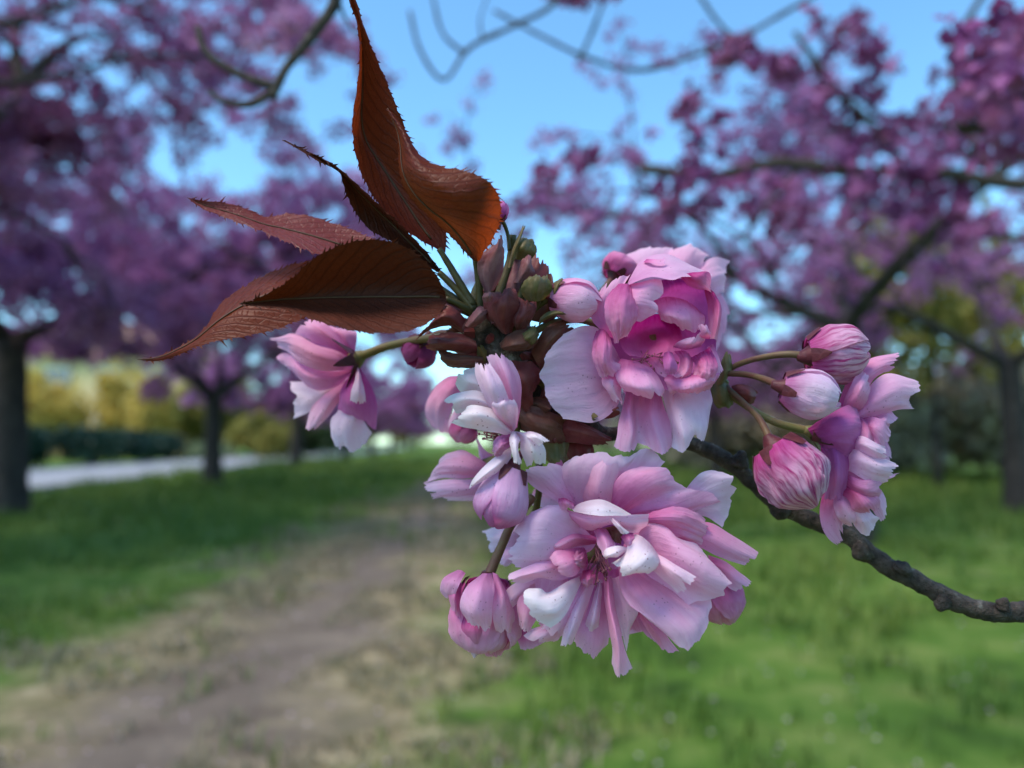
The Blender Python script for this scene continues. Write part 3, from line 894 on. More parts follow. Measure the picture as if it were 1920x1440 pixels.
# ---- bud scales and bracts round the spur
ZC = Frame(760, 360, 4.236)
SC = [  # rails from base to tip in the crop, colour
    (SC_PINK, [[(640, 820, 6), (580, 640, 4), (600, 520, 2), (690, 400, 1)], [(670, 800, 3), (680, 620, 0), (720, 480, -1), (755, 330, 0)], [(700, 780, 5), (780, 640, 3), (790, 520, 3), (770, 320, 3)]]),
    (SC_PINK, [[(860, 720, 6), (900, 620, 4), (930, 540, 3), (965, 510, 4)], [(900, 720, 3), (960, 620, 1), (975, 560, 1), (985, 505, 3)], [(950, 720, 6), (1020, 650, 4), (1010, 580, 4), (1000, 515, 4)]]),
    (SC_GREEN, [[(960, 860, 2), (930, 780, 0), (950, 710, -1), (990, 670, 0)], [(1030, 870, -1), (1040, 780, -4), (1050, 700, -4), (1060, 655, -1)], [(1100, 860, 2), (1150, 780, 0), (1150, 710, -1), (1120, 665, 1)]]),
    (SC_GREEN, [[(840, 520, 8), (850, 440, 6), (890, 380, 6), (930, 345, 7)], [(900, 540, 6), (930, 450, 3), (960, 400, 4), (980, 360, 6)], [(990, 540, 8), (1030, 490, 6), (1040, 430, 6), (1010, 375, 7)]]),
    (SC_GREEN, [[(815, 600, 5), (840, 480, 4), (870, 400, 4), (945, 262, 5)], [(830, 600, 4), (865, 480, 3), (900, 390, 3), (948, 260, 5)], [(850, 590, 5), (890, 470, 4), (920, 370, 4), (952, 262, 5)]]),
    (SC_RED, [[(760, 1120, 4), (640, 1000, 2), (640, 880, 1), (700, 800, 2)], [(800, 1130, 0), (760, 990, -4), (760, 860, -5), (780, 770, -2)], [(850, 1110, 3), (890, 980, 0), (880, 850, -1), (850, 770, 1)]]),
    (SC_RED, [[(880, 1100, 3), (850, 1000, -1), (900, 900, 0), (880, 830, 3)], [(900, 1100, 1), (920, 1010, -4), (960, 910, -3), (960, 850, 0)], [(950, 1100, 3), (1010, 1020, 0), (1030, 930, 0), (1010, 880, 2)]]),
    (SC_PINK, [[(470, 1060, 2), (520, 980, 0), (570, 930, 0), (610, 915, 2)], [(500, 1075, 0), (550, 1020, -3), (600, 970, -3), (640, 935, 0)], [(540, 1075, 2), (590, 1050, 0), (630, 1010, 0), (650, 960, 2)]]),
    (SC_RED, [[(460, 1130, 4), (350, 1060, 2), (200, 1080, 3), (75, 1165, 5)], [(450, 1080, 2), (350, 1000, 0), (260, 1010, 0), (120, 1120, 4)], [(480, 1020, 4), (420, 950, 2), (340, 910, 2), (280, 950, 5)]]),
    (SC_RED, [[(560, 1180, 4), (420, 1130, 1), (300, 1130, 1), (210, 1140, 3)], [(570, 1230, 1), (430, 1200, -3), (290, 1200, -3), (160, 1200, 1)], [(580, 1290, 4), (440, 1290, 1), (310, 1270, 0), (160, 1250, 3)]]),
    (SC_BROWN, [[(620, 1300, 4), (480, 1290, 1), (350, 1260, 0), (190, 1180, 2)], [(620, 1340, 2), (470, 1340, -2), (340, 1330, -2), (260, 1290, 0)], [(620, 1390, 4), (480, 1400, 1), (360, 1390, 1), (280, 1340, 2)]]),
    (SC_BROWN, [[(750, 1200, 3), (800, 1150, 0), (900, 1110, 0), (1000, 1070, 2)], [(760, 1240, 0), (850, 1220, -4), (950, 1200, -4), (1040, 1120, -1)], [(800, 1260, 3), (880, 1260, 0), (980, 1250, 0), (1030, 1180, 1)]]),
    (SC_GREEN, [[(900, 1200, 2), (930, 1130, -2), (980, 1090, -2), (1020, 1080, 0)], [(930, 1210, 0), (980, 1160, -5), (1020, 1130, -4), (1040, 1100, -1)], [(960, 1240, 2), (1010, 1200, -2), (1030, 1170, -2), (1045, 1130, 0)]]),
    (SC_BROWN, [[(1000, 1280, 4), (1060, 1150, 2), (1150, 1050, 2), (1260, 1030, 4)], [(1040, 1350, 3), (1120, 1220, 0), (1210, 1120, 0), (1300, 1050, 3)], [(1080, 1430, 5), (1150, 1300, 3), (1250, 1180, 3), (1350, 1080, 5)]]),
    (SC_GREEN, [[(1060, 1060, 2), (1140, 1010, 0), (1220, 980, 0), (1330, 1000, 2)], [(1060, 1040, 0), (1140, 980, -2), (1230, 960, -2), (1330, 990, 1)], [(1070, 1000, 2), (1150, 940, 0), (1220, 930, 0), (1320, 980, 2)]]),
    (SC_GREEN, [[(1130, 870, 3), (1150, 790, 1), (1180, 720, 1), (1230, 700, 2)], [(1160, 880, 2), (1190, 800, -1), (1210, 740, -1), (1260, 690, 1)], [(1190, 880, 3), (1210, 820, 1), (1220, 770, 1), (1250, 710, 2)]]),
    (SC_RED, [[(780, 1330, 6), (900, 1340, 3), (1000, 1350, 3), (1080, 1480, 5)], [(780, 1430, 4), (880, 1450, 0), (960, 1500, 0), (1020, 1600, 4)], [(780, 1530, 6), (850, 1600, 3), (900, 1680, 3), (960, 1760, 5)]]),
    (SC_BROWN, [[(900, 1650, 7), (1000, 1700, 4), (1150, 1750, 4), (1300, 1830, 7)], [(900, 1760, 5), (1000, 1830, 2), (1150, 1880, 2), (1290, 1920, 6)], [(900, 1880, 7), (1000, 1930, 4), (1130, 1980, 4), (1240, 2000, 7)]]),
    (SC_RED, [[(1180, 1800, 8), (1300, 1780, 6), (1450, 1850, 6), (1640, 1960, 9)], [(1180, 1900, 7), (1300, 1890, 4), (1450, 1930, 4), (1620, 1990, 8)], [(1190, 1990, 8), (1300, 1990, 6), (1450, 2000, 6), (1600, 2010, 9)]]),
    (SC_RED, [[(620, 1500, 8), (760, 1560, 6), (860, 1640, 7), (900, 1760, 9)], [(640, 1420, 6), (800, 1480, 4), (920, 1560, 4), (980, 1700, 8)], [(700, 1350, 8), (860, 1400, 6), (980, 1480, 6), (1060, 1620, 9)]]),
]
for i, (m, r) in enumerate(SC):
    petal(BR, m, r, ZC, d=0, name='bud_scale', nu=11, nv=13, ruffle=.6, jag=.05, wr=.8)
for q in ([(915, 610, 6), (940, 540, 7), (958, 480, 8), (962, 440, 7)], [(930, 620, 7), (965, 560, 8), (985, 500, 9), (990, 480, 9)], [(940, 640, 6), (985, 600, 4), (1005, 570, 3), (1012, 550, 2)], [(940, 630, 7), (975, 560, 6), (988, 520, 5), (992, 500, 5)]):
    tube('stalk', [px(*p) for p in q], [.0011, .0010, .0008], BR, STEMD, sides=8, n=16, bump=.12, bf=600)
for m, r in [(SC_PINK, [[(925, 590, 8), (930, 540, 7), (945, 500, 7), (958, 470, 8)], [(950, 590, 6), (960, 540, 4), (968, 500, 5), (972, 465, 7)], [(985, 590, 8), (990, 545, 7), (988, 510, 7), (985, 475, 8)]]),
             (SC_RED, [[(945, 580, 10), (955, 540, 9), (985, 500, 10), (1000, 470, 11)], [(975, 580, 9), (990, 540, 7), (1010, 510, 8), (1016, 485, 10)], [(1005, 585, 10), (1022, 550, 9), (1028, 525, 9), (1024, 500, 11)]]),
             (SC_BROWN, [[(990, 600, 7), (1010, 560, 6), (1022, 530, 6), (1030, 505, 7)], [(1015, 605, 5), (1035, 570, 3), (1042, 545, 4), (1040, 520, 6)], [(1035, 605, 7), (1052, 580, 6), (1056, 560, 6), (1050, 535, 7)]])]:
    petal(BR, m, r, None, d=2, name='bud_scale', nu=9, nv=10, ruffle=.5, jag=.08)
# more scales packed round the spur, in the shade
rs = np.random.default_rng(8)
for i in range(30):
    t = rs.uniform(0, 1)
    cx, cy = (905 + 150 * t + rs.normal(0, 26), 600 + 225 * t + rs.normal(0, 22)); dd = 8 + rs.uniform(-3, 8)
    an = rs.uniform(0, 6.283); L = rs.uniform(45, 85); wd = rs.uniform(22, 34)
    ca, sa = math.cos(an), math.sin(an)
    rails = []
    for sgn in (-1, 0, 1):
        rails.append([(cx + ca * L * q - sa * wd * sgn * pf, cy + sa * L * q + ca * wd * sgn * pf, dd + (4 if sgn else 0) - 3 * q) for q, pf in ((-.15, .5), (.3, 1), (.7, .9), (1.0, .3))])
    petal(BR, (SC_RED, SC_BROWN, SC_RED, SC_BROWN, SC_GREEN)[i % 5], rails, None, d=2, name='bud_scale', nu=7, nv=8, ruffle=.8, jag=.04, wr=.8)
for i in range(34):
    t = rs.uniform(-.25, 1)
    cx, cy = (925 + 120 * t + rs.normal(0, 34), 595 + 200 * t + rs.normal(0, 26)); dd = 1 + rs.uniform(-4, 5)
    an = rs.uniform(0, 6.283); L = rs.uniform(26, 50); wd = rs.uniform(9, 17)
    ca, sa = math.cos(an), math.sin(an); tl = rs.uniform(-4, 2)
    rails = []
    for sgn in (-1, 0, 1):
        rails.append([(cx + ca * L * q - sa * wd * sgn * pf, cy + sa * L * q + ca * wd * sgn * pf, dd + 4 * (1 - q) + (1.6 if sgn else 0) + tl * q * q) for q, pf in ((-.3, .4), (.3, 1), (.7, .8), (1.0, .15))])
    petal(BR, (SC_RED, SC_GREEN, SC_RED, SC_BROWN, SC_PINK)[i % 5], rails, None, d=2, name='bud_scale', nu=6, nv=8, ruffle=.8, jag=.05, wr=.6)
# little curled tip on the centre scale
petal(BR, SC_PINK, [[(620, 880, -3), (610, 830, -5), (640, 800, -5)], [(650, 880, -4), (655, 830, -7), (665, 795, -6)], [(680, 870, -3), (695, 830, -5), (685, 800, -5)]], ZC, name='bud_scale', nu=8, nv=8)


# ---- flowers
def flower(label, base, stem, stem_mat=STEMG, rad=.0008, calyx=.0022, toward=None):
    """pedicel with calyx as one mesh; petals hang under it"""
    P = [px(*p) for p in stem]
    parts = [tube_data(P, [rad, rad, rad * 1.25], 8, n=26, bump=.08, bf=700)]
    b = px(*base); a = P[-1]
    ax = b - a; L = np.linalg.norm(ax) + 1e-9
    parts.append(tube_data([a - ax / L * .0012, a + ax / L * .0010, b], [rad * 1.2, calyx * .8, calyx], 10, n=9))
    V, F, U = join(parts)
    o = build('flower', V, F, BR, stem_mat, U)
    o['label'] = label
    return o


def sepals(fl, centre, axis, n, L, r, mat=CALYX, spread=.8):
    c = np.array(px(*centre)); ax = np.array(axis, float); ax /= np.linalg.norm(ax)
    X = np.cross(ax, [0, 0, 1.0]); X /= np.linalg.norm(X) + 1e-9; Y = np.cross(ax, X)
    for k in range(n):
        an = 2 * math.pi * k / n + .4
        rd = X * math.cos(an) + Y * math.sin(an); sd_ = np.cross(ax, rd)
        rows = []
        for t in np.linspace(0, 1, 6):
            w_ = r * .75 * (1 - t) ** .7 + .00005
            p = c + rd * (r * .6 + L * t * spread) + ax * (L * t * (1 - spread * .5))
            rows += [p - sd_ * w_, p + rd * w_ * .15, p + sd_ * w_]
        build('sepal', rows, gridfaces(3, 6), fl, mat, np.zeros((18, 2)))


def bud(label, base, tip, R_, stem, mat=BUDM, n=5, stem_mat=STEMR, wrk=.05, prof=None, sep=True, name='bud', open_=0.0, srad=.0007):
    SEED[0] += 5.3; s = SEED[0]
    b = px(*base); t = px(*tip); ax = t - b; L = np.linalg.norm(ax); ax /= L
    P = [px(*p) for p in stem]
    parts = [tube_data(P + [b], [srad, srad, srad * 1.3], 8, n=24, bump=.08, bf=700),
             ]
    V, F, U = join(parts)
    fl = build(name, V, F, BR, stem_mat, U); fl['label'] = label
    V, F, U = tube_data([b - ax * .0022, b - ax * .0008, b + ax * L * .12], [srad * 1.1, R_ * .26, R_ * .46], 12, n=9)
    build('calyx', V, F, fl, CALYX, U)
    X = np.cross(ax, [0.1, 1.0, 0.05]); X /= np.linalg.norm(X); Y = np.cross(ax, X)
    pr = prof or (lambda v: (.40 + .62 * math.sin(math.pi * min(1, v * .78 + .12)) ** 1.1) * (1 - max(0, v - .68) ** 2 * 5.6))
    for k in range(n):
        a0 = 2.399 * k + s
        half = R(78 if k < 3 else 62)
        nu, nv = 25, 23
        rows = []
        vmax = 1.0 - .05 * (k % 3)
        for v in np.linspace(0.02, vmax, nv):
            for u in np.linspace(-1, 1, nu):
                e = 1 - .22 * (abs(u) ** 4)
                an = a0 + u * half * (1 - .25 * v * v)
                vv = v * e
                rr = R_ * max(.05, pr(vv)) * (1.0 - .055 * k) * (1 + .03 * u + open_ * vv * vv * (1 + .4 * (k % 2)))
                q = nz(an * 2.2 + s, vv * 3.0, k) + .6 * nz(an * 7 + s, vv * 3.5, k + 3) + .45 * nz(an * 15 + s, vv * 4.5, k + 8)
                rr *= 1 + wrk * 2.0 * q
                rows.append(b + ax * (L * vv) + (X * math.cos(an) + Y * math.sin(an)) * rr)
        uv = [(u, v) for v in np.linspace(0, 1, nv) for u in np.linspace(0, 1, nu)]
        build('petal', rows, gridfaces(nu, nv), fl, mat, np.array(uv))
    if sep:
        for k in range(5):
            a0 = 2 * math.pi * k / 5 + s
            rows = []
            for v in np.linspace(0, .22 + .05 * (k % 2), 7):
                wv = .36 * (1 - v / .28) ** .9 + .01
                for u in (-1, 0, 1):
                    an = a0 + u * wv
                    rr = R_ * pr(v) * (1.06 + (.03 if u == 0 else 0))
                    rows.append(b + ax * (L * v) + (X * math.cos(an) + Y * math.sin(an)) * rr)
            build('sepal', rows, gridfaces(3, 7), fl, CALYX, np.zeros((21, 2)))
    return fl


# -- upper double flower (cupped, facing the viewer)
Z1 = Frame(980, 440, 3.2738)
f1 = flower('cupped double pink flower with a large round outer petal, beside the bronze leaves', (1225, 640, 16), [(985, 640, 8), (1020, 612, 8), (1090, 600, 10), (1180, 640, 15)], STEMG)


def p1(m, rails, d=0, **k): petal(f1, m, rails, Z1, d=d, **k)


p1(LILAC, [[(620, 800, 9), (490, 592, 4), (370, 562, 1), (240, 612, 0)], [(620, 820, 9), (440, 710, 2), (280, 690, 0), (125, 755, -1)], [(620, 835, 9), (430, 850, 2), (250, 860, 0), (98, 890, -1)],
           [(620, 850, 9), (450, 980, 2), (300, 1010, 0), (150, 1025, -1)], [(620, 870, 9), (580, 1050, 4), (440, 1150, 1), (240, 1128, 0)]], ruffle=.3, jag=.03, nu=21)
p1(PINK, [[(560, 640, 10), (455, 560, 6), (420, 500, 3), (432, 400, 2)], [(580, 620, 9), (490, 490, 2), (490, 390, 0), (530, 280, 0)], [(620, 600, 9), (600, 440, 1), (610, 340, -1), (668, 232, 0)]])
p1(ROSE, [[(565, 305, 0), (512, 400, -3), (512, 520, -4), (568, 668, -1)], [(630, 300, -2), (610, 420, -7), (612, 540, -7), (582, 682, -2)], [(690, 325, 0), (704, 420, -4), (705, 530, -4), (640, 612, 0)]], wr=.8, ruffle=.5)
p1(PINK, [[(560, 320, 2), (680, 300, -1), (790, 275, -3), (868, 268, -2)], [(560, 370, 1), (690, 350, -3), (790, 335, -4), (862, 372, -3)], [(570, 415, 0), (690, 395, -4), (760, 400, -4), (798, 408, -3)],
          [(600, 440, 0), (690, 440, -4), (760, 445, -4), (828, 468, -3)], [(620, 500, 1), (670, 520, -2), (700, 528, -2), (715, 528, -1)]], jag=.02)
p1(LILAC, [[(645, 300, 2), (670, 245, 4), (735, 150, 6), (880, 122, 7), (1010, 178, 7), (1155, 250, 7)], [(650, 300, -1), (700, 250, 1), (780, 200, 2), (900, 180, 2), (1030, 208, 3), (1150, 270, 5)],
           [(650, 305, -2), (700, 285, -4), (790, 262, -5), (915, 278, -6), (990, 255, -3), (1140, 290, 3)]], jag=.0)
p1(PINK, [[(740, 170, 4), (800, 175, 1), (860, 185, 0), (880, 150, 1)], [(760, 150, 5), (800, 150, 2), (850, 150, 1), (875, 132, 2)]], nu=7)
p1(DEEP, [[(840, 280, 4), (850, 360, 8), (840, 440, 11), (850, 520, 13)], [(960, 270, 6), (970, 360, 13), (960, 460, 16), (950, 560, 16)], [(1080, 290, 5), (1100, 370, 11), (1100, 480, 14), (1080, 580, 15)], [(1150, 320, 2), (1185, 400, 4), (1180, 500, 6), (1140, 620, 8)]], jag=0)
p1(ROSE, [[(960, 255, 1), (1020, 310, 2), (1100, 345, 3), (1165, 350, 3)], [(1020, 235, -1), (1070, 270, -2), (1120, 310, 0), (1165, 345, 2)], [(1070, 228, 0), (1120, 225, -1), (1155, 245, 0), (1160, 330, 2)]])
p1(ROSE, [[(1115, 330, 5), (1135, 440, 4), (1140, 540, 3), (1130, 640, 3)], [(1165, 345, 3), (1205, 430, 0), (1200, 530, -1), (1175, 640, 0)], [(1180, 360, 6), (1222, 440, 4), (1212, 540, 3), (1195, 660, 4)]], jag=0)
p1(PINK, [[(800, 402, 5), (815, 440, 2), (830, 490, 0), (855, 535, 0)], [(880, 382, 4), (890, 440, -1), (900, 500, -3), (935, 568, -1)], [(970, 392, 4), (985, 450, -1), (995, 520, -3), (1000, 610, 0)], [(1050, 435, 5), (1070, 480, 1), (1070, 520, 0), (1062, 602, 1)], [(1100, 480, 6), (1118, 505, 3), (1118, 530, 3), (1095, 560, 3)]], jag=.05)
p1(DEEP, [[(640, 560, 4), (600, 640, 6), (600, 690, 6), (660, 745, 3)], [(740, 500, 10), (730, 600, 13), (740, 680, 12), (750, 750, 8)], [(850, 490, 12), (860, 590, 15), (860, 660, 13), (850, 740, 9)], [(960, 560, 12), (980, 630, 13), (980, 680, 12), (960, 730, 10)]], jag=0)
p1(PINK, [[(920, 690, 2), (950, 660, 0), (1000, 640, -1)], [(1000, 705, 1), (1030, 670, -2), (1060, 620, -2)], [(1090, 690, 2), (1120, 640, 0), (1090, 595, -1)]], nu=11, nv=9)
p1(PINK, [[(1060, 640, 1), (1090, 600, -2), (1070, 550, -2)], [(1110, 640, 0), (1130, 600, -3), (1110, 545, -3)], [(1150, 640, 1), (1155, 610, -1), (1130, 550, -2)]], nu=9, nv=9)
p1(DEEP, [[(870, 725, 0), (858, 780, -3), (862, 830, -4), (885, 868, -3)], [(895, 715, -2), (905, 780, -6), (910, 830, -6), (918, 868, -4)], [(920, 725, 0), (945, 780, -3), (952, 830, -4), (945, 862, -3)]], nu=9, nv=11)
p1(PINK, [[(930, 715, 5), (960, 760, 3), (950, 840, 1), (900, 870, 0)], [(985, 712, 4), (1010, 770, 0), (1000, 850, -2), (960, 892, -2)], [(1020, 730, 5), (1045, 790, 2), (1040, 850, 0), (1020, 892, -1)]])
p1(ROSE, [[(760, 760, 6), (800, 800, 4), (830, 850, 2), (880, 880, 1)], [(820, 735, 8), (860, 790, 6), (890, 840, 4), (930, 880, 2)]], nu=9)
p1(ROSE, [[(1020, 760, 4), (1060, 800, 1), (1040, 860, 0), (1030, 900, 0)], [(1080, 730, 2), (1110, 790, -3), (1110, 850, -4), (1090, 900, -3)], [(1150, 690, 2), (1190, 780, -1), (1200, 840, -2), (1160, 900, -2)]], wr=1.0, ruffle=.7)
p1(PINK, [[(1130, 690, 4), (1150, 760, 1), (1180, 830, 0), (1200, 890, 0)], [(1170, 670, 4), (1200, 740, 2), (1220, 800, 1), (1232, 835, 1)]], nu=9, wr=.6)
p1(ROSE, [[(450, 590, 3), (430, 680, 0), (432, 780, -1), (490, 870, 0)], [(500, 580, 0), (500, 680, -5), (500, 780, -6), (525, 905, -2)], [(530, 620, 1), (555, 700, -3), (560, 770, -3), (600, 795, 0)]], wr=.7, ruffle=.5)
p1(PINK, [[(600, 760, 4), (560, 820, 0), (580, 900, -3), (620, 970, -2)], [(660, 770, 3), (660, 850, -4), (700, 940, -7), (740, 1010, -4)], [(710, 780, 4), (760, 850, -3), (800, 930, -6), (840, 1012, -4)], [(740, 790, 6), (830, 860, 1), (870, 930, -1), (888, 985, -1)]], ruffle=.3)
p1(LILAC, [[(560, 840, 4), (490, 880, 1), (490, 930, 0), (545, 1005, 1)], [(600, 870, 2), (550, 900, -2), (560, 960, -2), (600, 1035, -1)], [(620, 900, 4), (610, 950, 1), (615, 1000, 0), (625, 1050, 1)]], nu=9)
p1(PINK, [[(640, 920, 8), (605, 1080, 4), (580, 1220, 1), (550, 1312, 0)], [(680, 920, 6), (655, 1080, 1), (665, 1230, -1), (655, 1352, -1)], [(740, 930, 8), (705, 1100, 5), (715, 1230, 3), (742, 1302, 2)], [(800, 940, 7), (800, 1120, 1), (830, 1250, 0), (862, 1355, 0)], [(850, 950, 8), (890, 1110, 4), (915, 1230, 2), (925, 1315, 1)]], jag=.04, nu=21)
p1(PALE, [[(850, 950, 9), (885, 1110, 5), (930, 1230, 3), (920, 1315, 2)], [(920, 950, 6), (950, 1110, 0), (985, 1240, -2), (1000, 1345, -1)], [(990, 940, 6), (1035, 1090, 1), (1060, 1190, 0), (1048, 1248, 1)], [(1070, 930, 8), (1115, 1070, 3), (1125, 1170, 1), (1095, 1278, 1)], [(1140, 920, 9), (1168, 1010, 5), (1165, 1080, 4), (1138, 1240, 3)]], jag=.05, nu=21)
p1(PINK, [[(880, 860, 3), (870, 900, 0), (890, 950, 0), (920, 990, 1)], [(990, 860, 1), (990, 910, -4), (1000, 950, -5), (1010, 995, -2)], [(1100, 840, 1), (1110, 890, -4), (1110, 930, -4), (1090, 985, -1)], [(1190, 820, 3), (1215, 850, 0), (1200, 900, 0), (1150, 965, 1)]], wr=.7, ruffle=.6)
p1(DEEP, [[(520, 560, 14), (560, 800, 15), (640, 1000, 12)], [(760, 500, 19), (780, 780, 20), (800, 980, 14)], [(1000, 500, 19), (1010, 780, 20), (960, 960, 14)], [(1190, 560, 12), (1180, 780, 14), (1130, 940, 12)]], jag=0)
# stamens of the cupped flower
sp = []
for k in range(16):
    a = px(*Z1(790 + RNG.normal(0, 50), 740 + RNG.normal(0, 20)), 10)
    b = px(*Z1(790 + RNG.normal(0, 100), 800 + RNG.normal(0, 40)), 4 + RNG.normal(0, 1.5))
    sp.append(tube_data([a, (a + b) / 2 + RNG.normal(0, .0004, 3), b], [.00012, .0001, .0001], 5, n=6))
    sp.append(tube_data([b - (0, 0, .0003), b, b + (0, 0, .0003)], [.0001, .00032, .0001], 6, n=5))
V, F, U = join(sp); build('stamens', V, F, f1, ANTH, U)

# -- large open flower below
Z2 = Frame(800, 820, 3.0)
f2 = flower('largest flower, wide open with frilled pale lilac petals, hanging lowest on the branch', (1110, 1050, 12), [(1035, 800, 8), (1055, 850, 9), (1085, 930, 14), (1105, 1010, 15)], STEMG)


def p2(m, rails, d=0, **k): petal(f2, m, rails, Z2, d=d, **k)


p2(LILAC, [[(830, 400, 7), (700, 335, 4), (600, 272, 2), (530, 215, 1)], [(840, 380, 6), (720, 270, 2), (620, 212, 0), (523, 192, 0)], [(850, 360, 7), (790, 240, 4), (740, 170, 2), (640, 148, 1)], [(860, 350, 8), (820, 250, 6), (800, 190, 5), (765, 148, 3)]], ruffle=.3)
p2(LILAC, [[(850, 420, 8), (775, 290, 5), (745, 210, 3), (775, 140, 2)], [(880, 410, 6), (825, 250, 2), (830, 150, 1), (860, 92, 1)], [(940, 400, 5), (955, 250, 1), (990, 150, 0), (1000, 78, 1)], [(1010, 390, 5), (1060, 240, 2), (1110, 150, 1), (1140, 85, 2)], [(1040, 380, 6), (1130, 230, 3), (1210, 110, 2), (1255, 55, 2)], [(1060, 380, 8), (1180, 250, 5), (1280, 200, 4), (1345, 130, 3)]], nu=23, ruffle=.5)
p2(PINK, [[(1020, 400, 4), (1045, 280, 1), (1110, 200, 0), (1210, 163, 0)], [(1050, 410, 3), (1140, 280, -1), (1260, 205, -2), (1350, 172, 0)], [(1080, 420, 3), (1200, 315, -1), (1310, 250, -2), (1392, 225, 0)], [(1100, 430, 4), (1240, 365, 1), (1360, 310, 0), (1485, 285, 1)], [(1120, 440, 4), (1260, 410, 1), (1430, 375, 0), (1610, 312, 2)], [(1130, 450, 6), (1300, 435, 3), (1490, 410, 2), (1650, 352, 3)]], nu=21, ruffle=.4, jag=.03)
p2(PALE, [[(1380, 390, 6), (1460, 290, 5), (1530, 212, 3), (1610, 180, 3)], [(1400, 390, 6), (1520, 300, 4), (1630, 235, 1), (1748, 222, 0)], [(1420, 400, 6), (1540, 345, 4), (1650, 300, 2), (1752, 268, 1)], [(1430, 410, 7), (1560, 400, 5), (1650, 385, 4), (1720, 385, 4)], [(1440, 430, 8), (1560, 450, 6), (1620, 475, 6), (1672, 514, 6)]], jag=.05)
p2(ROSE, [[(1140, 470, 1), (1230, 435, -1), (1300, 410, -2), (1400, 392, -2), (1500, 415, -1), (1575, 462, 0)], [(1150, 480, 0), (1240, 460, -3), (1320, 450, -5), (1420, 450, -5), (1510, 480, -3), (1580, 520, -1)], [(1160, 490, 1), (1250, 500, -1), (1340, 530, -2), (1430, 560, -2), (1500, 590, -1), (1545, 602, 0)]], wr=1.0, ruffle=.6, jag=.02)
p2(PINK, [[(1300, 520, 4), (1450, 490, 2), (1580, 478, 1), (1710, 545, 1), (1865, 650, 2)], [(1300, 550, 3), (1440, 540, 0), (1560, 550, -1), (1690, 612, -1), (1850, 690, 1)], [(1300, 570, 4), (1430, 580, 2), (1540, 620, 1), (1650, 672, 1), (1795, 722, 2)]], jag=.03)
p2(LILAC, [[(1110, 600, 3), (1240, 478, -2), (1350, 510, -4), (1400, 565, -4), (1530, 598, -2)], [(1110, 620, 2), (1290, 560, -4), (1400, 600, -7), (1500, 640, -7), (1640, 735, -4)], [(1120, 640, 2), (1300, 635, -4), (1430, 690, -8), (1550, 750, -9), (1718, 838, -6)], [(1120, 660, 2), (1280, 700, -3), (1400, 760, -6), (1530, 830, -8), (1665, 890, -6)], [(1120, 680, 3), (1240, 770, 0), (1330, 830, -2), (1400, 880, -3), (1470, 952, -4)]], nu=21, ruffle=.35, jag=.03)
p2(LILAC, [[(1075, 720, 3), (1090, 840, -1), (1130, 930, -4), (1190, 980, -6), (1240, 1050, -6)], [(1090, 720, 2), (1150, 860, -4), (1240, 980, -7), (1340, 1080, -9), (1440, 1190, -9)], [(1110, 720, 2), (1210, 850, -4), (1330, 970, -8), (1420, 1080, -10), (1495, 1222, -9)], [(1130, 720, 2), (1290, 850, -3), (1440, 970, -6), (1520, 1060, -8), (1530, 1170, -8)], [(1150, 720, 3), (1360, 850, -1), (1500, 930, -3), (1570, 980, -5), (1592, 1060, -6)], [(1160, 710, 4), (1400, 820, 1), (1520, 880, -1), (1600, 910, -3), (1614, 970, -4)]], nu=23, ruffle=.4, jag=.035)
p2(PINK, [[(1120, 860, 5), (1180, 980, 2), (1230, 1070, 1), (1265, 1130, 1)], [(1160, 860, 4), (1240, 1020, 0), (1300, 1110, -1), (1345, 1212, 0)], [(1200, 860, 5), (1300, 1040, 2), (1360, 1120, 1), (1425, 1205, 1)]], jag=.03)
p2(ROSE, [[(1100, 900, 8), (1130, 1020, 6), (1145, 1090, 5)], [(1140, 900, 8), (1190, 1030, 5), (1230, 1115, 4)], [(1180, 900, 9), (1250, 1060, 6), (1315, 1170, 5)]], nu=11)
p2(WHITE, [[(1165, 545, -4), (1130, 600, -8), (1080, 670, -9), (1022, 720, -8)], [(1200, 552, -6), (1180, 640, -12), (1130, 700, -13), (1050, 742, -10)], [(1250, 590, -6), (1240, 670, -13), (1170, 740, -14), (1095, 785, -11)], [(1290, 640, -5), (1290, 700, -11), (1240, 760, -12), (1150, 755, -11)], [(1322, 680, -4), (1318, 720, -8), (1290, 745, -9), (1230, 768, -10)]], jag=.08, ruffle=.35)
p2(WHITE, [[(1130, 620, -8), (1070, 608, -10), (1010, 625, -10), (982, 655, -8)], [(1120, 640, -9), (1070, 650, -12), (1020, 665, -12), (995, 675, -9)], [(1110, 650, -8), (1070, 680, -10), (1030, 680, -10), (1005, 682, -8)]], nu=9, nv=11, jag=.02)
p2(PINK, [[(935, 512, -3), (950, 560, -5), (960, 610, -7), (985, 660, -8)], [(970, 510, -5), (1000, 570, -9), (1015, 620, -10), (1000, 670, -9)], [(1010, 515, -3), (1050, 570, -5), (1062, 610, -7), (1040, 640, -7)]], nu=11)
p2(SC_BROWN, [[(990, 512, -2), (1020, 560, -4), (1040, 600, -4)], [(1050, 498, -3), (1060, 550, -6), (1060, 600, -6)], [(1110, 500, -2), (1100, 550, -4), (1080, 600, -4)]], nu=9, nv=9, wr=1.0, ruffle=.8)
p2(ROSE, [[(1090, 560, -5), (1110, 590, -7), (1120, 615, -7)], [(1120, 545, -6), (1140, 580, -9), (1145, 610, -9)], [(1160, 540, -5), (1170, 570, -7), (1165, 600, -7)]], nu=9, nv=9)
p2(WHITE, [[(1025, 455, -8), (1060, 500, -10), (1090, 545, -10)], [(1045, 452, -9), (1085, 500, -12), (1115, 548, -11)], [(1060, 462, -8), (1105, 505, -10), (1140, 538, -10)]], nu=8, nv=11, jag=.02)
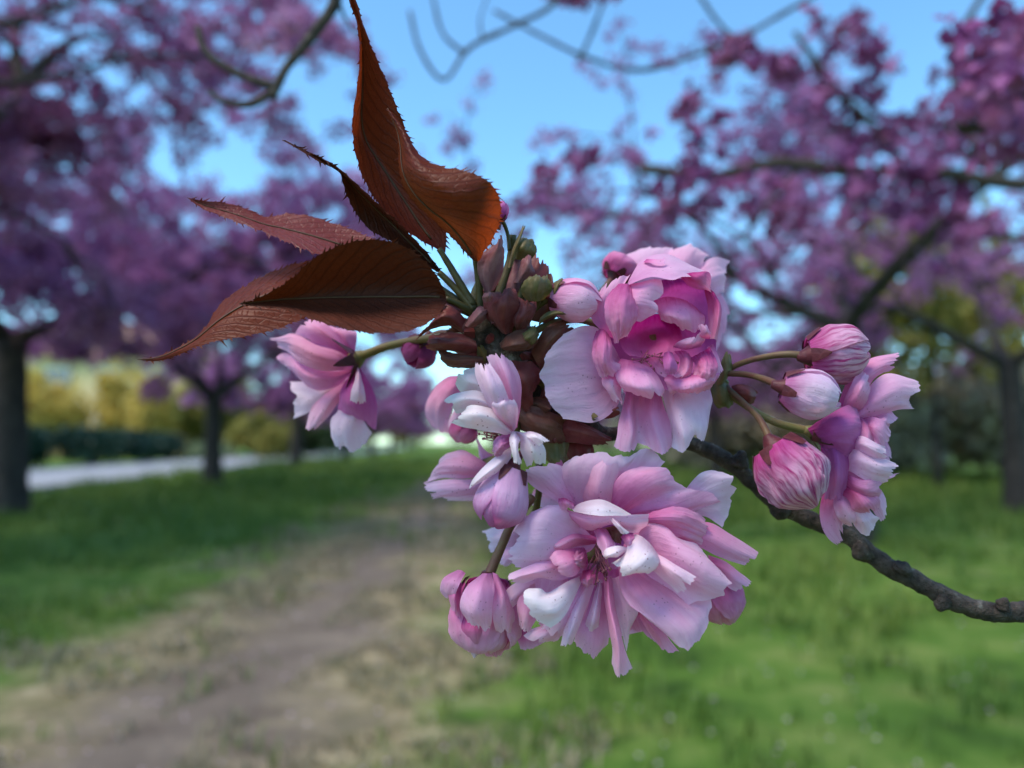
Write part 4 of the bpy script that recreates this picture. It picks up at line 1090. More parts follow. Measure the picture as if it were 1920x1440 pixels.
p2(WHITE, [[(815, 402, -3), (870, 368, -4), (980, 350, -4), (1060, 380, -4), (1150, 432, -4)], [(820, 408, -5), (890, 398, -8), (980, 398, -9), (1060, 412, -8), (1150, 436, -5)], [(830, 418, -6), (900, 432, -9), (980, 442, -10), (1060, 440, -9), (1150, 440, -6)]], ruffle=.25, jag=.0)
p2(LILAC, [[(748, 385, -1), (830, 420, -5), (930, 440, -8), (1050, 440, -8), (1150, 435, -6), (1250, 430, -3)], [(755, 420, -1), (840, 460, -5), (930, 485, -8), (1050, 470, -8), (1150, 480, -6), (1245, 470, -3)], [(790, 460, 1), (860, 505, -1), (930, 525, -3), (1050, 490, -4), (1140, 535, -3), (1210, 530, 0)]], ruffle=.35, jag=.0)
p2(ROSE, [[(740, 345, -2), (745, 370, -4), (760, 400, -4)], [(775, 340, -3), (790, 370, -6), (800, 402, -5)], [(810, 360, -2), (830, 385, -4), (835, 405, -4)]], nu=9, nv=9, wr=1.5, ruffle=.7)
p2(LILAC, [[(950, 570, 4), (850, 480, -2), (760, 390, -4), (660, 385, -3)], [(950, 590, 3), (790, 510, -4), (640, 450, -7), (520, 460, -4)], [(950, 600, 3), (770, 575, -4), (610, 570, -8), (455, 590, -5)], [(940, 620, 3), (780, 640, -3), (630, 665, -7), (440, 665, -5)], [(920, 640, 4), (790, 690, -1), (680, 715, -4), (490, 725, -4)]], nu=21, ruffle=.3, jag=.05)
p2(LILAC, [[(900, 680, 3), (740, 660, -3), (590, 720, -6), (455, 772, -6)], [(890, 720, 2), (740, 735, -5), (600, 765, -9), (440, 808, -7)], [(880, 760, 3), (740, 805, -3), (640, 798, -6), (540, 815, -6)]], ruffle=.4, jag=.04)
p2(PINK, [[(860, 620, -1), (780, 630, -5), (720, 640, -7), (685, 680, -7)], [(870, 670, -2), (810, 700, -8), (760, 720, -9), (720, 735, -8)], [(870, 710, -1), (850, 760, -6), (810, 785, -8), (745, 770, -8)]], ruffle=.3)
p2(WHITE, [[(860, 780, 0), (780, 818, -4), (680, 872, -6), (640, 850, -8), (560, 850, -8)], [(860, 795, -1), (780, 870, -7), (680, 910, -10), (610, 910, -11), (538, 885, -10)], [(865, 810, -1), (800, 910, -7), (710, 980, -11), (640, 985, -11), (560, 985, -10)], [(868, 825, 0), (825, 920, -4), (770, 1010, -7), (735, 1050, -8), (690, 1078, -8)]], ruffle=.2, jag=.03, nu=19)
p2(PALE, [[(860, 830, 1), (800, 960, -2), (770, 1090, -4), (750, 1178, -4)], [(900, 830, 0), (845, 970, -5), (815, 1080, -7), (780, 1180, -6)], [(945, 830, 1), (895, 970, -2), (855, 1080, -4), (815, 1168, -4)]], nu=11, ruffle=.15, jag=.03)
p2(LILAC, [[(810, 930, 4), (690, 1040, 1), (590, 1080, 0), (545, 1115, 1)], [(820, 960, 3), (720, 1070, -1), (650, 1120, -2), (620, 1158, -1)], [(830, 990, 4), (770, 1080, 1), (745, 1140, 0), (720, 1165, 0)]], jag=.06)
p2(LILAC, [[(600, 860, 3), (530, 890, 1), (508, 940, 0), (515, 1060, 1)], [(640, 900, 2), (580, 960, -1), (555, 1020, -2), (540, 1095, -1)], [(660, 950, 3), (620, 1010, 1), (605, 1050, 0), (580, 1100, 0)]], jag=.04)
p2(PINK, [[(945, 820, 2), (900, 980, 1), (850, 1080, 0), (818, 1165, 0)], [(965, 820, 1), (930, 1000, -1), (895, 1120, -2), (870, 1228, -1)], [(985, 820, 1), (980, 1020, 0), (960, 1150, -1), (930, 1270, 0)], [(1005, 820, 2), (1015, 1000, 2), (1025, 1100, 1), (1025, 1178, 1)]], jag=.05)
p2(LILAC, [[(995, 780, 2), (1003, 940, -1), (1025, 1100, -3), (1045, 1210, -3), (1038, 1280, -2)], [(1018, 780, 0), (1030, 940, -5), (1065, 1100, -8), (1085, 1210, -8), (1085, 1370, -5)], [(1042, 780, 2), (1062, 950, -1), (1098, 1110, -4), (1125, 1220, -5), (1158, 1302, -4)]], nu=13, ruffle=.2, jag=.04)
p2(PALE, [[(1040, 790, 4), (1062, 950, 2), (1098, 1110, 1), (1125, 1205, 1)], [(1060, 790, 3), (1112, 940, 0), (1140, 1030, 0), (1142, 1110, 1)], [(1080, 780, 4), (1145, 890, 1), (1190, 970, 0), (1155, 1075, 1)]], jag=.02)
p2(PALE, [[(600, 790, 5), (500, 815, 4), (430, 870, 3), (375, 932, 3)], [(610, 820, 4), (520, 870, 2), (460, 925, 1), (400, 965, 2)], [(610, 850, 5), (530, 915, 3), (490, 955, 2), (420, 978, 3)]], nu=9, jag=.06)
p2(PINK, [[(1580, 660, 9), (1680, 695, 8), (1760, 760, 7), (1835, 822, 7)], [(1590, 700, 8), (1680, 745, 6), (1740, 800, 5), (1800, 855, 6)], [(1590, 730, 9), (1670, 800, 8), (1700, 840, 7), (1745, 865, 7)]], jag=.08)
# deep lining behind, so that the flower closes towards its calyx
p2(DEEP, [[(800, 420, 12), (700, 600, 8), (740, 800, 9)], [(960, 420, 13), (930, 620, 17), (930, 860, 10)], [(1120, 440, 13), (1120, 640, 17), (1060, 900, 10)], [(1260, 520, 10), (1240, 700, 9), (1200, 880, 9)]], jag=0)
for m, r in [(LILAC, [[(930, 470, 6), (870, 300, 3), (880, 170, 2), (930, 90, 2)], [(990, 460, 4), (970, 300, -1), (990, 190, -1), (1030, 120, 0)], [(1040, 460, 6), (1070, 320, 3), (1100, 210, 2), (1110, 140, 2)]]),
             (PINK, [[(960, 560, 3), (820, 520, 0), (700, 560, -3), (610, 560, -3)], [(960, 580, 2), (830, 570, -4), (730, 610, -6), (640, 630, -5)], [(950, 600, 3), (840, 620, -1), (770, 650, -4), (690, 680, -4)]]),
             (PALE, [[(1130, 640, 0), (1280, 650, -5), (1400, 720, -9), (1520, 790, -10)], [(1130, 650, -1), (1280, 690, -7), (1400, 770, -11), (1500, 850, -11)], [(1130, 665, 0), (1250, 730, -4), (1340, 800, -7), (1420, 880, -8)]]),
             (LILAC, [[(880, 800, 1), (760, 920, -2), (690, 1000, -3), (640, 1080, -2)], [(900, 810, 0), (810, 960, -4), (750, 1050, -5), (700, 1130, -3)], [(920, 820, 1), (860, 960, -2), (810, 1060, -3), (770, 1140, -2)]]),
             (PALE, [[(960, 800, 2), (930, 920, 0), (900, 1010, -1), (880, 1090, 0)], [(975, 800, 1), (955, 930, -2), (935, 1030, -3), (915, 1110, -1)], [(990, 800, 2), (985, 930, 0), (975, 1030, -1), (960, 1100, 0)]])]:
    p2(m, r, jag=.07, ruffle=.4)
p2(PINK, [[(700, 480, 10), (560, 640, 6), (520, 860, 8)], [(820, 480, 12), (740, 680, 9), (700, 900, 8)], [(960, 500, 14), (900, 700, 12), (860, 960, 8)]], jag=.02)
p2(PINK, [[(900, 720, 10), (720, 900, 6), (620, 1060, 5)], [(980, 740, 12), (900, 960, 7), (860, 1130, 5)], [(1080, 740, 12), (1090, 960, 8), (1100, 1130, 6)], [(1200, 720, 10), (1260, 920, 6), (1330, 1060, 5)]], jag=.04)
p2(ROSE, [[(880, 600, 2), (830, 640, -3), (800, 670, -5)], [(900, 650, 0), (860, 690, -6), (820, 700, -7)], [(910, 720, 1), (880, 740, -4), (850, 720, -6)]], nu=11, nv=11, wr=1.8, ruffle=1.0)
p2(ROSE, [[(880, 750, 0), (865, 800, -4), (880, 850, -4)], [(910, 745, -2), (910, 800, -6), (905, 855, -5)], [(940, 750, 0), (945, 800, -4), (935, 830, -4)]], nu=9, nv=9, wr=1.8, ruffle=.9)
sp = []
for k in range(26):
    a = px(*Z2(970 + RNG.normal(0, 22), 640 + RNG.normal(0, 30)), 10)
    an = RNG.uniform(-.9, .9)
    b = px(*Z2(965 + math.sin(an) * 90, 720 + abs(math.cos(an)) * RNG.uniform(10, 110)), RNG.uniform(-4, 2))
    sp.append(tube_data([a, (a + b) / 2 + RNG.normal(0, .0005, 3), b], [.00022, .00016, .00013], 5, n=7))
    sp.append(tube_data([b - (0, 0, .0003), b, b + (0, 0, .0003)], [.0001, .0003, .0001], 6, n=5))
V, F, U = join(sp); build('stamens', V, F, f2, ANTH, U)

# -- flower seen from the side on the right
Z3 = Frame(1320, 560, 2.8795)
f3 = flower('pink double flower seen from the side behind the three striped buds', (1540, 815, 8), [(1352, 730, 16), (1385, 752, 14), (1450, 790, 10), (1517, 808, 8)], STEMG)


def p3(m, rails, d=6, **k): petal(f3, m, rails, Z3, d=d, **k)


p3(PINK, [[(720, 580, 2), (780, 430, 2), (890, 330, 3), (1065, 292, 5)], [(750, 600, 0), (850, 450, -1), (940, 375, 0), (1058, 335, 3)], [(780, 610, 2), (870, 490, 2), (930, 430, 3), (990, 405, 5)]], jag=.08)
p3(LILAC, [[(800, 640, 0), (875, 500, -1), (980, 408, 0), (1095, 425, 2)], [(800, 650, -1), (920, 540, -4), (1040, 485, -4), (1175, 492, 0)], [(800, 660, -1), (930, 590, -4), (1030, 560, -4), (1118, 552, -1)], [(800, 670, 0), (920, 630, -1), (1030, 602, -1), (1150, 590, 1)]], jag=.05)
p3(PINK, [[(840, 650, 2), (920, 625, 0), (1000, 605, 0), (1048, 650, 1)], [(850, 690, 1), (920, 680, -3), (970, 670, -4), (1000, 690, -2)], [(870, 720, 2), (930, 740, -1), (970, 740, -2), (990, 720, -1)]], wr=.5)
p3(PINK, [[(820, 680, 4), (930, 700, 3), (1000, 790, 3), (1030, 860, 4)], [(820, 760, 3), (900, 780, 1), (960, 830, 1), (1000, 880, 2)], [(830, 840, 3), (880, 850, 1), (930, 880, 1), (960, 900, 2)]], wr=.4)
p3(DEEP, [[(560, 700, 1), (640, 648, -3), (730, 600, -4), (830, 570, -2)], [(570, 720, 0), (680, 700, -7), (770, 680, -8), (850, 660, -4)], [(590, 745, 0), (680, 770, -6), (760, 780, -7), (830, 780, -4)], [(600, 760, 1), (660, 810, -3), (730, 880, -3), (790, 900, -1)]], wr=.6, jag=.02)
p3(DEEP, [[(590, 740, 1), (640, 820, -2), (650, 960, -3), (640, 1090, -2)], [(640, 740, -1), (710, 830, -6), (720, 960, -7), (700, 1100, -4)], [(680, 740, 0), (780, 850, -4), (780, 970, -5), (750, 1100, -2)]], wr=.6)
p3(ROSE, [[(800, 600, 0), (830, 680, -3), (820, 760, -4), (780, 840, -2)], [(830, 620, -1), (880, 690, -5), (880, 770, -6), (850, 840, -4)], [(870, 640, 0), (920, 700, -2), (945, 770, -3), (920, 840, -2)]], wr=.6)
p3(PALE, [[(740, 840, 0), (830, 815, -5), (950, 850, -6), (1065, 898, -3)], [(750, 880, -1), (840, 870, -8), (940, 910, -9), (1030, 935, -5)], [(760, 920, 0), (830, 950, -6), (900, 990, -7), (990, 985, -4)]], ruffle=.4)
p3(PINK, [[(760, 900, 0), (800, 990, -4), (860, 1040, -6), (930, 1030, -4)], [(800, 890, 0), (860, 960, -5), (920, 1000, -6), (1000, 985, -3)], [(840, 890, 1), (920, 930, -2), (980, 950, -3), (1052, 940, -1)]], wr=.5)
p3(ROSE, [[(720, 1040, -1), (780, 1090, -5), (800, 1140, -6), (840, 1165, -5)], [(740, 1010, -2), (830, 1060, -8), (870, 1110, -9), (905, 1162, -6)], [(760, 980, -1), (880, 1030, -5), (940, 1070, -6), (952, 1125, -4)]], ruffle=.3)
p3(PALE, [[(740, 1060, 1), (745, 1130, -2), (780, 1195, -3), (820, 1245, -2)], [(770, 1040, 0), (820, 1140, -5), (860, 1200, -6), (890, 1275, -3)], [(800, 1020, 1), (890, 1130, -2), (930, 1170, -3), (965, 1190, -2)]], jag=.04)
p3(LILAC, [[(860, 1000, 2), (930, 1010, 1), (980, 1080, 1), (985, 1130, 1)], [(850, 1060, 1), (920, 1080, -1), (960, 1140, -1), (985, 1195, 0)], [(850, 1100, 2), (900, 1130, 0), (930, 1170, 0), (960, 1205, 1)]], wr=.4)
p3(PINK, [[(640, 1040, 2), (625, 1150, 0), (650, 1260, 0), (722, 1348, 1)], [(670, 1040, 1), (680, 1150, -2), (700, 1240, -2), (748, 1322, 0)], [(700, 1030, 0), (725, 1140, -3), (740, 1210, -3), (762, 1278, -1)], [(740, 1020, 1), (760, 1100, -1), (765, 1150, -1), (755, 1230, 0)]], jag=.10)
for m, r in [(PINK, [[(740, 600, 0), (770, 520, -3), (800, 450, -4), (850, 380, -2)], [(770, 620, -1), (820, 540, -6), (850, 480, -7), (890, 420, -4)], [(800, 640, 0), (860, 580, -3), (890, 540, -4), (905, 500, -3)]]),
             (PALE, [[(800, 760, -2), (850, 740, -6), (920, 770, -7), (990, 800, -5)], [(800, 790, -3), (860, 790, -8), (930, 820, -9), (1000, 850, -6)], [(800, 820, -2), (860, 840, -6), (920, 870, -7), (970, 890, -5)]]),
             (ROSE, [[(760, 930, -2), (800, 960, -6), (860, 980, -8), (950, 960, -6)], [(760, 970, -3), (820, 1010, -8), (880, 1030, -9), (960, 1020, -6)], [(760, 1010, -2), (820, 1060, -6), (880, 1080, -7), (950, 1070, -5)]]),
             (LILAC, [[(700, 1060, -1), (700, 1120, -4), (720, 1180, -5), (760, 1230, -3)], [(730, 1050, -2), (750, 1120, -6), (780, 1180, -6), (810, 1230, -4)], [(760, 1040, -1), (800, 1110, -4), (830, 1160, -5), (850, 1210, -4)]]),
             (PINK, [[(860, 640, -1), (920, 640, -4), (970, 660, -5), (1010, 720, -3)], [(860, 680, -2), (920, 700, -6), (960, 740, -6), (985, 790, -4)], [(860, 720, -1), (900, 750, -4), (930, 790, -5), (950, 830, -4)]])]:
    p3(m, r, jag=.07, wr=.3)
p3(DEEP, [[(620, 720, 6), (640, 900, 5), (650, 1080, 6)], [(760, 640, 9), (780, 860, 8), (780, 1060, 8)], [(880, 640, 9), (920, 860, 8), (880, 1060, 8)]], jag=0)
sepals(f3, (1522, 812, 6), FWD * -.2 + np.array([1, 0, -.1]), 5, .006, .0018)

bud('round closed bud with crinkled pink stripes, uppermost of three on stalks', (1513, 668, 5), (1634, 655, 3), .0066, [(1352, 712, 16), (1372, 690, 14), (1420, 672, 10), (1480, 664, 6)], wrk=.055, n=6)
bud('pale pink bud with a dark open slit, middle of three on stalks', (1466, 725, -2), (1580, 752, -5), .0052, [(1352, 700, 14), (1398, 702, 9), (1436, 712, 3)], mat=petal_mat('petal_bud_pale', (.56, .16, .36), (.80, .56, .70), (.86, .70, .82), .3, .3), wrk=.03, n=5)
bud('wrinkled rosy bud with a loose lower tip, lowest of three on stalks', (1448, 832, -2), (1532, 948, -6), .0074, [(1362, 726, 15), (1396, 757, 10), (1424, 786, 4)], wrk=.085, n=7)
# wilted scale and small dark bud where the three stalks meet
petal(BR, SC_GREEN, [[(60, 480, 14), (80, 420, 13), (95, 340, 13), (120, 280, 14)], [(90, 470, 13), (110, 410, 11), (125, 340, 12), (130, 285, 14)], [(120, 440, 14), (145, 390, 13), (150, 340, 13), (140, 300, 14)]], Z3, name='bud_scale', nu=9, nv=9)
petal(BR, SC_GREEN, [[(40, 440, 16), (40, 500, 15), (50, 560, 15), (80, 600, 16)], [(80, 430, 14), (90, 500, 12), (100, 560, 12), (120, 600, 14)], [(120, 440, 16), (150, 500, 15), (160, 550, 15), (160, 580, 16)]], Z3, name='bud_scale', nu=9, nv=9)
petal(BR, SC_RED, [[(150, 470, 15), (190, 460, 14), (240, 470, 14), (300, 510, 15)], [(150, 500, 14), (200, 510, 12), (240, 520, 12), (290, 530, 14)], [(160, 530, 15), (200, 560, 14), (240, 575, 14), (275, 560, 15)]], Z3, name='bud_scale', nu=9, nv=9)
tube('stalk', [px(1180, 800, 17), px(1270, 770, 19), px(1330, 740, 18), px(1362, 712, 16)], [.0012, .0011, .0010], BR, STEMG, sides=8, n=20)

# -- flower on the left, seen from behind
Z4 = Frame(480, 560, 4.5)
f4 = flower('pink flower seen from behind on a long green stalk under the bronze leaves', (662, 678, 33), [(880, 630, 10), (790, 636, 22), (725, 650, 30), (676, 668, 33)], STEMG, rad=.0010, calyx=.0026)


def p4(m, rails, d=34, **k): petal(f4, m, rails, Z4, d=d, **k)


p4(PINK, [[(830, 520, 0), (640, 420, -2), (470, 350, -1), (320, 290, 1)], [(830, 510, -1), (660, 350, -4), (520, 250, -4), (390, 200, 0)], [(840, 500, 0), (740, 380, -2), (620, 240, -2), (490, 160, 1)]], jag=.05)
p4(LILAC, [[(820, 540, 0), (700, 440, -4), (520, 380, -5), (320, 290, -3), (200, 320, 0), (85, 340, 2)], [(820, 560, -1), (680, 520, -7), (500, 470, -8), (330, 400, -5), (240, 370, -1), (110, 355, 2)], [(810, 590, 0), (700, 610, -5), (540, 605, -6), (390, 555, -4), (280, 470, 0), (190, 410, 2)]], jag=.04)
p4(PINK, [[(810, 590, 0), (640, 610, -3), (430, 560, -2), (230, 455, 2), (165, 500, 3)], [(800, 620, -1), (640, 680, -4), (460, 660, -4), (320, 600, 0), (250, 565, 3)], [(790, 650, 0), (680, 740, -2), (560, 780, -2), (430, 750, 1), (340, 660, 3)]], jag=.03)
p4(PALE, [[(760, 660, 4), (560, 740, 3), (420, 700, 4), (270, 700, 6)], [(760, 690, 3), (560, 800, 1), (430, 850, 2), (310, 830, 5)], [(760, 720, 4), (600, 860, 2), (440, 960, 3), (300, 1020, 6)]], jag=.07)
p4(LILAC, [[(780, 680, 3), (600, 790, 1), (470, 920, 2), (405, 1110, 4)], [(790, 720, 2), (640, 850, -1), (540, 990, 0), (470, 1115, 3)], [(800, 760, 3), (700, 880, 1), (620, 1000, 2), (520, 1100, 4)]], jag=.05)
p4(PALE, [[(760, 800, 2), (680, 950, -1), (625, 1030, 0), (640, 1170, 2)], [(790, 800, 1), (750, 1000, -3), (720, 1150, -2), (710, 1310, 2)], [(820, 800, 1), (830, 1000, -3), (830, 1150, -2), (850, 1305, 2)], [(860, 800, 2), (900, 1000, -1), (960, 1100, 0), (1000, 1170, 2)]], jag=.06)
p4(DEEP, [[(830, 560, 0), (760, 700, -3), (690, 830, -4), (680, 940, -3)], [(850, 570, -2), (830, 740, -6), (820, 900, -7), (850, 1030, -4)], [(860, 570, -1), (920, 720, -4), (940, 900, -5), (970, 1090, -2)], [(860, 560, 1), (980, 740, -1), (1030, 900, -1), (1020, 1120, 1)]], jag=.03, wr=.4)
p4(PALE, [[(850, 580, -3), (830, 680, -7), (800, 780, -8), (790, 870, -7)], [(860, 580, -4), (870, 690, -9), (870, 800, -10), (860, 900, -8)], [(865, 580, -3), (900, 700, -6), (925, 800, -7), (925, 880, -6)]], nu=9)
p4(PINK, [[(820, 480, 4), (700, 350, 4), (620, 260, 4), (580, 220, 5)], [(830, 470, 3), (760, 360, 2), (720, 290, 2), (700, 250, 4)], [(840, 470, 4), (840, 380, 4), (850, 310, 4), (845, 270, 5)]], jag=.03)
p4(PINK, [[(480, 300, 10), (400, 520, 9), (420, 760, 9)], [(640, 320, 11), (600, 560, 11), (600, 820, 10)], [(780, 440, 9), (800, 620, 9), (800, 860, 9)]], jag=0)
sepals(f4, (668, 672, 30), np.array([-1, .1, -.25]), 5, .007, .0022)

# -- withered white flower in the middle
Z5 = Frame(780, 640, 3.79)
f5 = flower('withered white flower with limp petals above the drooping pink bud', (955, 822, 4), [(985, 700, 10), (975, 750, 9), (965, 790, 7)], STEMD)


def p5(m, rails, d=-2, **k): petal(f5, m, rails, Z5, d=d, **k)


p5(PALE, [[(690, 650, 1), (540, 480, -3), (470, 350, -5), (425, 230, -4), (430, 140, -3)], [(695, 640, -1), (600, 470, -8), (540, 340, -10), (500, 230, -9), (480, 150, -6)], [(700, 630, 0), (665, 440, -6), (620, 320, -8), (570, 220, -7), (520, 140, -5)]], jag=.06, ruffle=.2)
p5(PINK, [[(690, 640, 2), (640, 420, -1), (570, 250, -2), (505, 100, -2)], [(700, 630, 1), (690, 420, -4), (650, 250, -5), (580, 75, -3)], [(720, 610, 2), (745, 430, 0), (735, 280, -1), (670, 150, -1)]], jag=.04, ruffle=.25)
p5(PALE, [[(690, 640, -1), (560, 520, -6), (540, 450, -8), (560, 420, -8)], [(700, 630, -2), (640, 520, -8), (620, 450, -10), (640, 405, -9)], [(715, 610, -1), (730, 520, -4), (720, 450, -6), (690, 410, -6)]], nu=9)
p5(WHITE, [[(560, 480, 4), (420, 375, 3), (330, 370, 3), (278, 300, 4)], [(550, 450, 3), (440, 310, 0), (370, 280, 0), (305, 215, 2)], [(540, 400, 4), (470, 290, 2), (440, 230, 2), (415, 185, 3)]], ruffle=.25)
p5(WHITE, [[(620, 540, 2), (460, 360, 0), (330, 360, -1), (240, 380, 0), (180, 432, 1)], [(620, 560, 1), (480, 430, -3), (360, 410, -4), (280, 430, -3), (235, 460, -1)], [(620, 570, 2), (520, 490, 0), (420, 470, -1), (350, 500, -1), (275, 525, 0)]], ruffle=.25)
p5(WHITE, [[(695, 650, 0), (560, 490, -4), (450, 455, -6), (385, 450, -5), (350, 465, -4)], [(690, 660, -1), (560, 560, -7), (440, 520, -9), (370, 520, -8), (300, 535, -6)], [(680, 682, 0), (580, 652, -4), (440, 632, -6), (350, 615, -6), (245, 572, -5)]], ruffle=.2, jag=.03)
p5(WHITE, [[(690, 640, -1), (735, 700, -3), (740, 780, -4), (790, 890, -3)], [(700, 640, -3), (790, 680, -7), (830, 780, -8), (850, 885, -6)], [(710, 640, -1), (830, 660, -4), (915, 750, -5), (922, 872, -4)]], ruffle=.2)
p5(WHITE, [[(770, 645, -5), (800, 690, -9), (880, 748, -10)], [(820, 640, -6), (860, 680, -11), (915, 728, -11)], [(870, 655, -5), (915, 680, -9), (952, 710, -9)]], nu=9, nv=9, wr=.8)
p5(WHITE, [[(685, 640, -3), (660, 700, -6), (680, 790, -8), (690, 870, -7)], [(700, 640, -5), (705, 710, -9), (715, 790, -10), (725, 890, -9)], [(710, 645, -3), (742, 700, -6), (725, 770, -8), (765, 860, -7)]], nu=9, wr=.6)
p5(WHITE, [[(680, 750, -1), (560, 820, -4), (460, 910, -5), (395, 990, -4), (372, 1050, -3)], [(680, 790, -2), (590, 870, -7), (500, 940, -8), (430, 1000, -7), (385, 1045, -4)], [(675, 840, -1), (610, 920, -4), (520, 970, -5), (450, 1010, -5), (395, 1040, -4)]], ruffle=.2, jag=.02)
p5(ROSE, [[(690, 660, -1), (580, 690, -4), (545, 740, -5), (545, 790, -4)], [(685, 700, -2), (610, 730, -7), (580, 780, -7), (560, 830, -5)], [(680, 740, -1), (640, 770, -4), (610, 800, -4), (580, 825, -4)]], wr=1.6, ruffle=.8)
sp = []
for k in range(12):
    a = px(*Z5(640 + RNG.normal(0, 12), 690 + RNG.normal(0, 12)), 0)
    b = px(*Z5(515 + RNG.normal(0, 35), 675 + RNG.normal(0, 25)), -3 + RNG.normal(0, 1))
    sp.append(tube_data([a, (a + b) / 2 + RNG.normal(0, .0003, 3), b], [.00013, .0001, .0001], 5, n=6))
    sp.append(tube_data([b - (0, 0, .0003), b, b + (0, 0, .0003)], [.0001, .0003, .0001], 6, n=5))
V, F, U = join(sp); build('stamens', V, F, f5, ANTH, U)

# drooping buds round the open flower
bud('drooping lilac bud with dark sepal hanging below the withered white flower', (962, 876, -4), (922, 988, -6), .0056, [(1000, 800, 8), (985, 835, 4), (972, 860, -1)], mat=petal_mat('petal_bud_lilac', (.70, .40, .62), (.80, .52, .72), (.56, .16, .40), .25, .4), wrk=.018, n=4, stem_mat=CALYX, prof=lambda v: .40 + .64 * math.sin(math.pi * min(1, v * .62 + .10)) ** 1.3 - max(0, v - .7) ** 2 * 6.5)
f6 = bud('half-open rosy flower nodding on a dark stalk', (912, 1090, 7), (906, 1215, 8), .0074, [(1000, 930, 9), (958, 985, 9), (940, 1025, 9), (922, 1066, 8)], mat=PINK, wrk=.05, n=7, stem_mat=STEMR, name='flower', open_=.05, srad=.0010,
         prof=lambda v: .34 + .74 * math.sin(math.pi * min(1, v * .62 + .14)) ** 1.0 - max(0, v - .75) ** 2 * 5)
ZH = Frame(780, 1020, 6.0)
for m, r in [(ROSE, [[(420, 420, -2), (360, 560, -4), (400, 720, -4)], [(480, 420, -5), (430, 600, -8), (440, 800, -7)], [(520, 440, -4), (500, 640, -6), (500, 840, -5)]]),
             (LILAC, [[(470, 290, -3), (310, 380, -3), (270, 520, -1), (340, 620, 0)], [(520, 300, -6), (400, 420, -8), (360, 540, -6), (400, 640, -4)], [(560, 330, -6), (480, 460, -9), (440, 560, -8), (460, 640, -6)]]),
             (LILAC, [[(740, 330, -5), (560, 500, -10), (500, 720, -11), (560, 930, -9)], [(800, 330, -8), (700, 520, -14), (680, 760, -15), (740, 990, -11)], [(850, 330, -6), (880, 520, -11), (870, 760, -12), (830, 970, -9)]]),
             (LILAC, [[(860, 320, -4), (880, 560, -9), (860, 800, -10), (900, 990, -8)], [(910, 340, -5), (980, 580, -10), (980, 820, -10), (1000, 1030, -8)], [(950, 400, -2), (1060, 600, -4), (1120, 820, -4), (1100, 1000, -3)]]),
             (ROSE, [[(500, 800, -4), (450, 950, -4), (540, 1100, -3), (620, 1160, -2)], [(660, 820, -7), (650, 980, -8), (680, 1100, -7), (700, 1165, -5)], [(820, 820, -5), (850, 960, -6), (800, 1060, -5), (760, 1130, -4)]]),
             (ROSE, [[(700, 900, -3), (740, 1060, -3), (760, 1200, -1), (780, 1280, 0)], [(860, 900, -5), (880, 1060, -6), (880, 1200, -4), (900, 1285, -2)], [(1040, 880, -2), (1060, 1040, -3), (1020, 1160, -2), (960, 1270, 0)]]),
             (PALE, [[(590, 1140, -3), (600, 1200, -3), (650, 1285, -2)], [(660, 1130, -5), (670, 1200, -5), (660, 1288, -3)], [(730, 1140, -3), (725, 1190, -3), (680, 1275, -2)]]),
             (ROSE, [[(1100, 960, 3), (1140, 1080, 3), (1180, 1180, 4)], [(1240, 960, 2), (1260, 1080, 1), (1270, 1195, 3)], [(1380, 1000, 3), (1430, 1060, 3), (1480, 1080, 4)]])]:
    petal(f6, m, r, ZH, d=7, ruffle=.35)
bud('small round rosy bud half hidden behind the largest open flower', (1330, 1080, 14), (1368, 1168, 14), .0058, [(1210, 1000, 18), (1260, 1030, 18), (1310, 1062, 16)], mat=ROSE, wrk=.05, n=5)
bud('plump pale bud tucked against the cupped double flower', (1035, 556, 3), (1128, 572, 0), .0048, [(960, 640, 8), (985, 600, 6), (1010, 572, 4)], mat=LILAC, wrk=.022, n=4, stem_mat=STEMD)
bud('tiny dark bud poking out behind the broad curled leaf', (938, 412, 4), (944, 376, 4), .0017, [(955, 470, 6), (952, 440, 6), (945, 420, 5)], mat=DEEP, wrk=.04, n=3, stem_mat=STEMD, srad=.0004)
bud('dark wine-red bud under the green stalk', (800, 636, 26), (770, 688, 27), .0046, [(880, 640, 12), (850, 625, 18), (822, 625, 23)], mat=petal_mat('petal_bud_wine', (.20, .01, .08), (.34, .03, .18), (.48, .08, .30), .3), wrk=.03, n=4)
bud('dark wine-red bud behind the withered white flower', (875, 790, 22), (862, 832, 22), .0036, [(930, 740, 12), (905, 755, 18), (885, 770, 21)], mat=ROSE, wrk=.03, n=4)
bud('blurred rosy bud above the cupped double flower', (1150, 520, 34), (1172, 482, 36), .0050, [(1060, 600, 16), (1100, 575, 24), (1130, 545, 31)], mat=ROSE, wrk=.04, n=4)

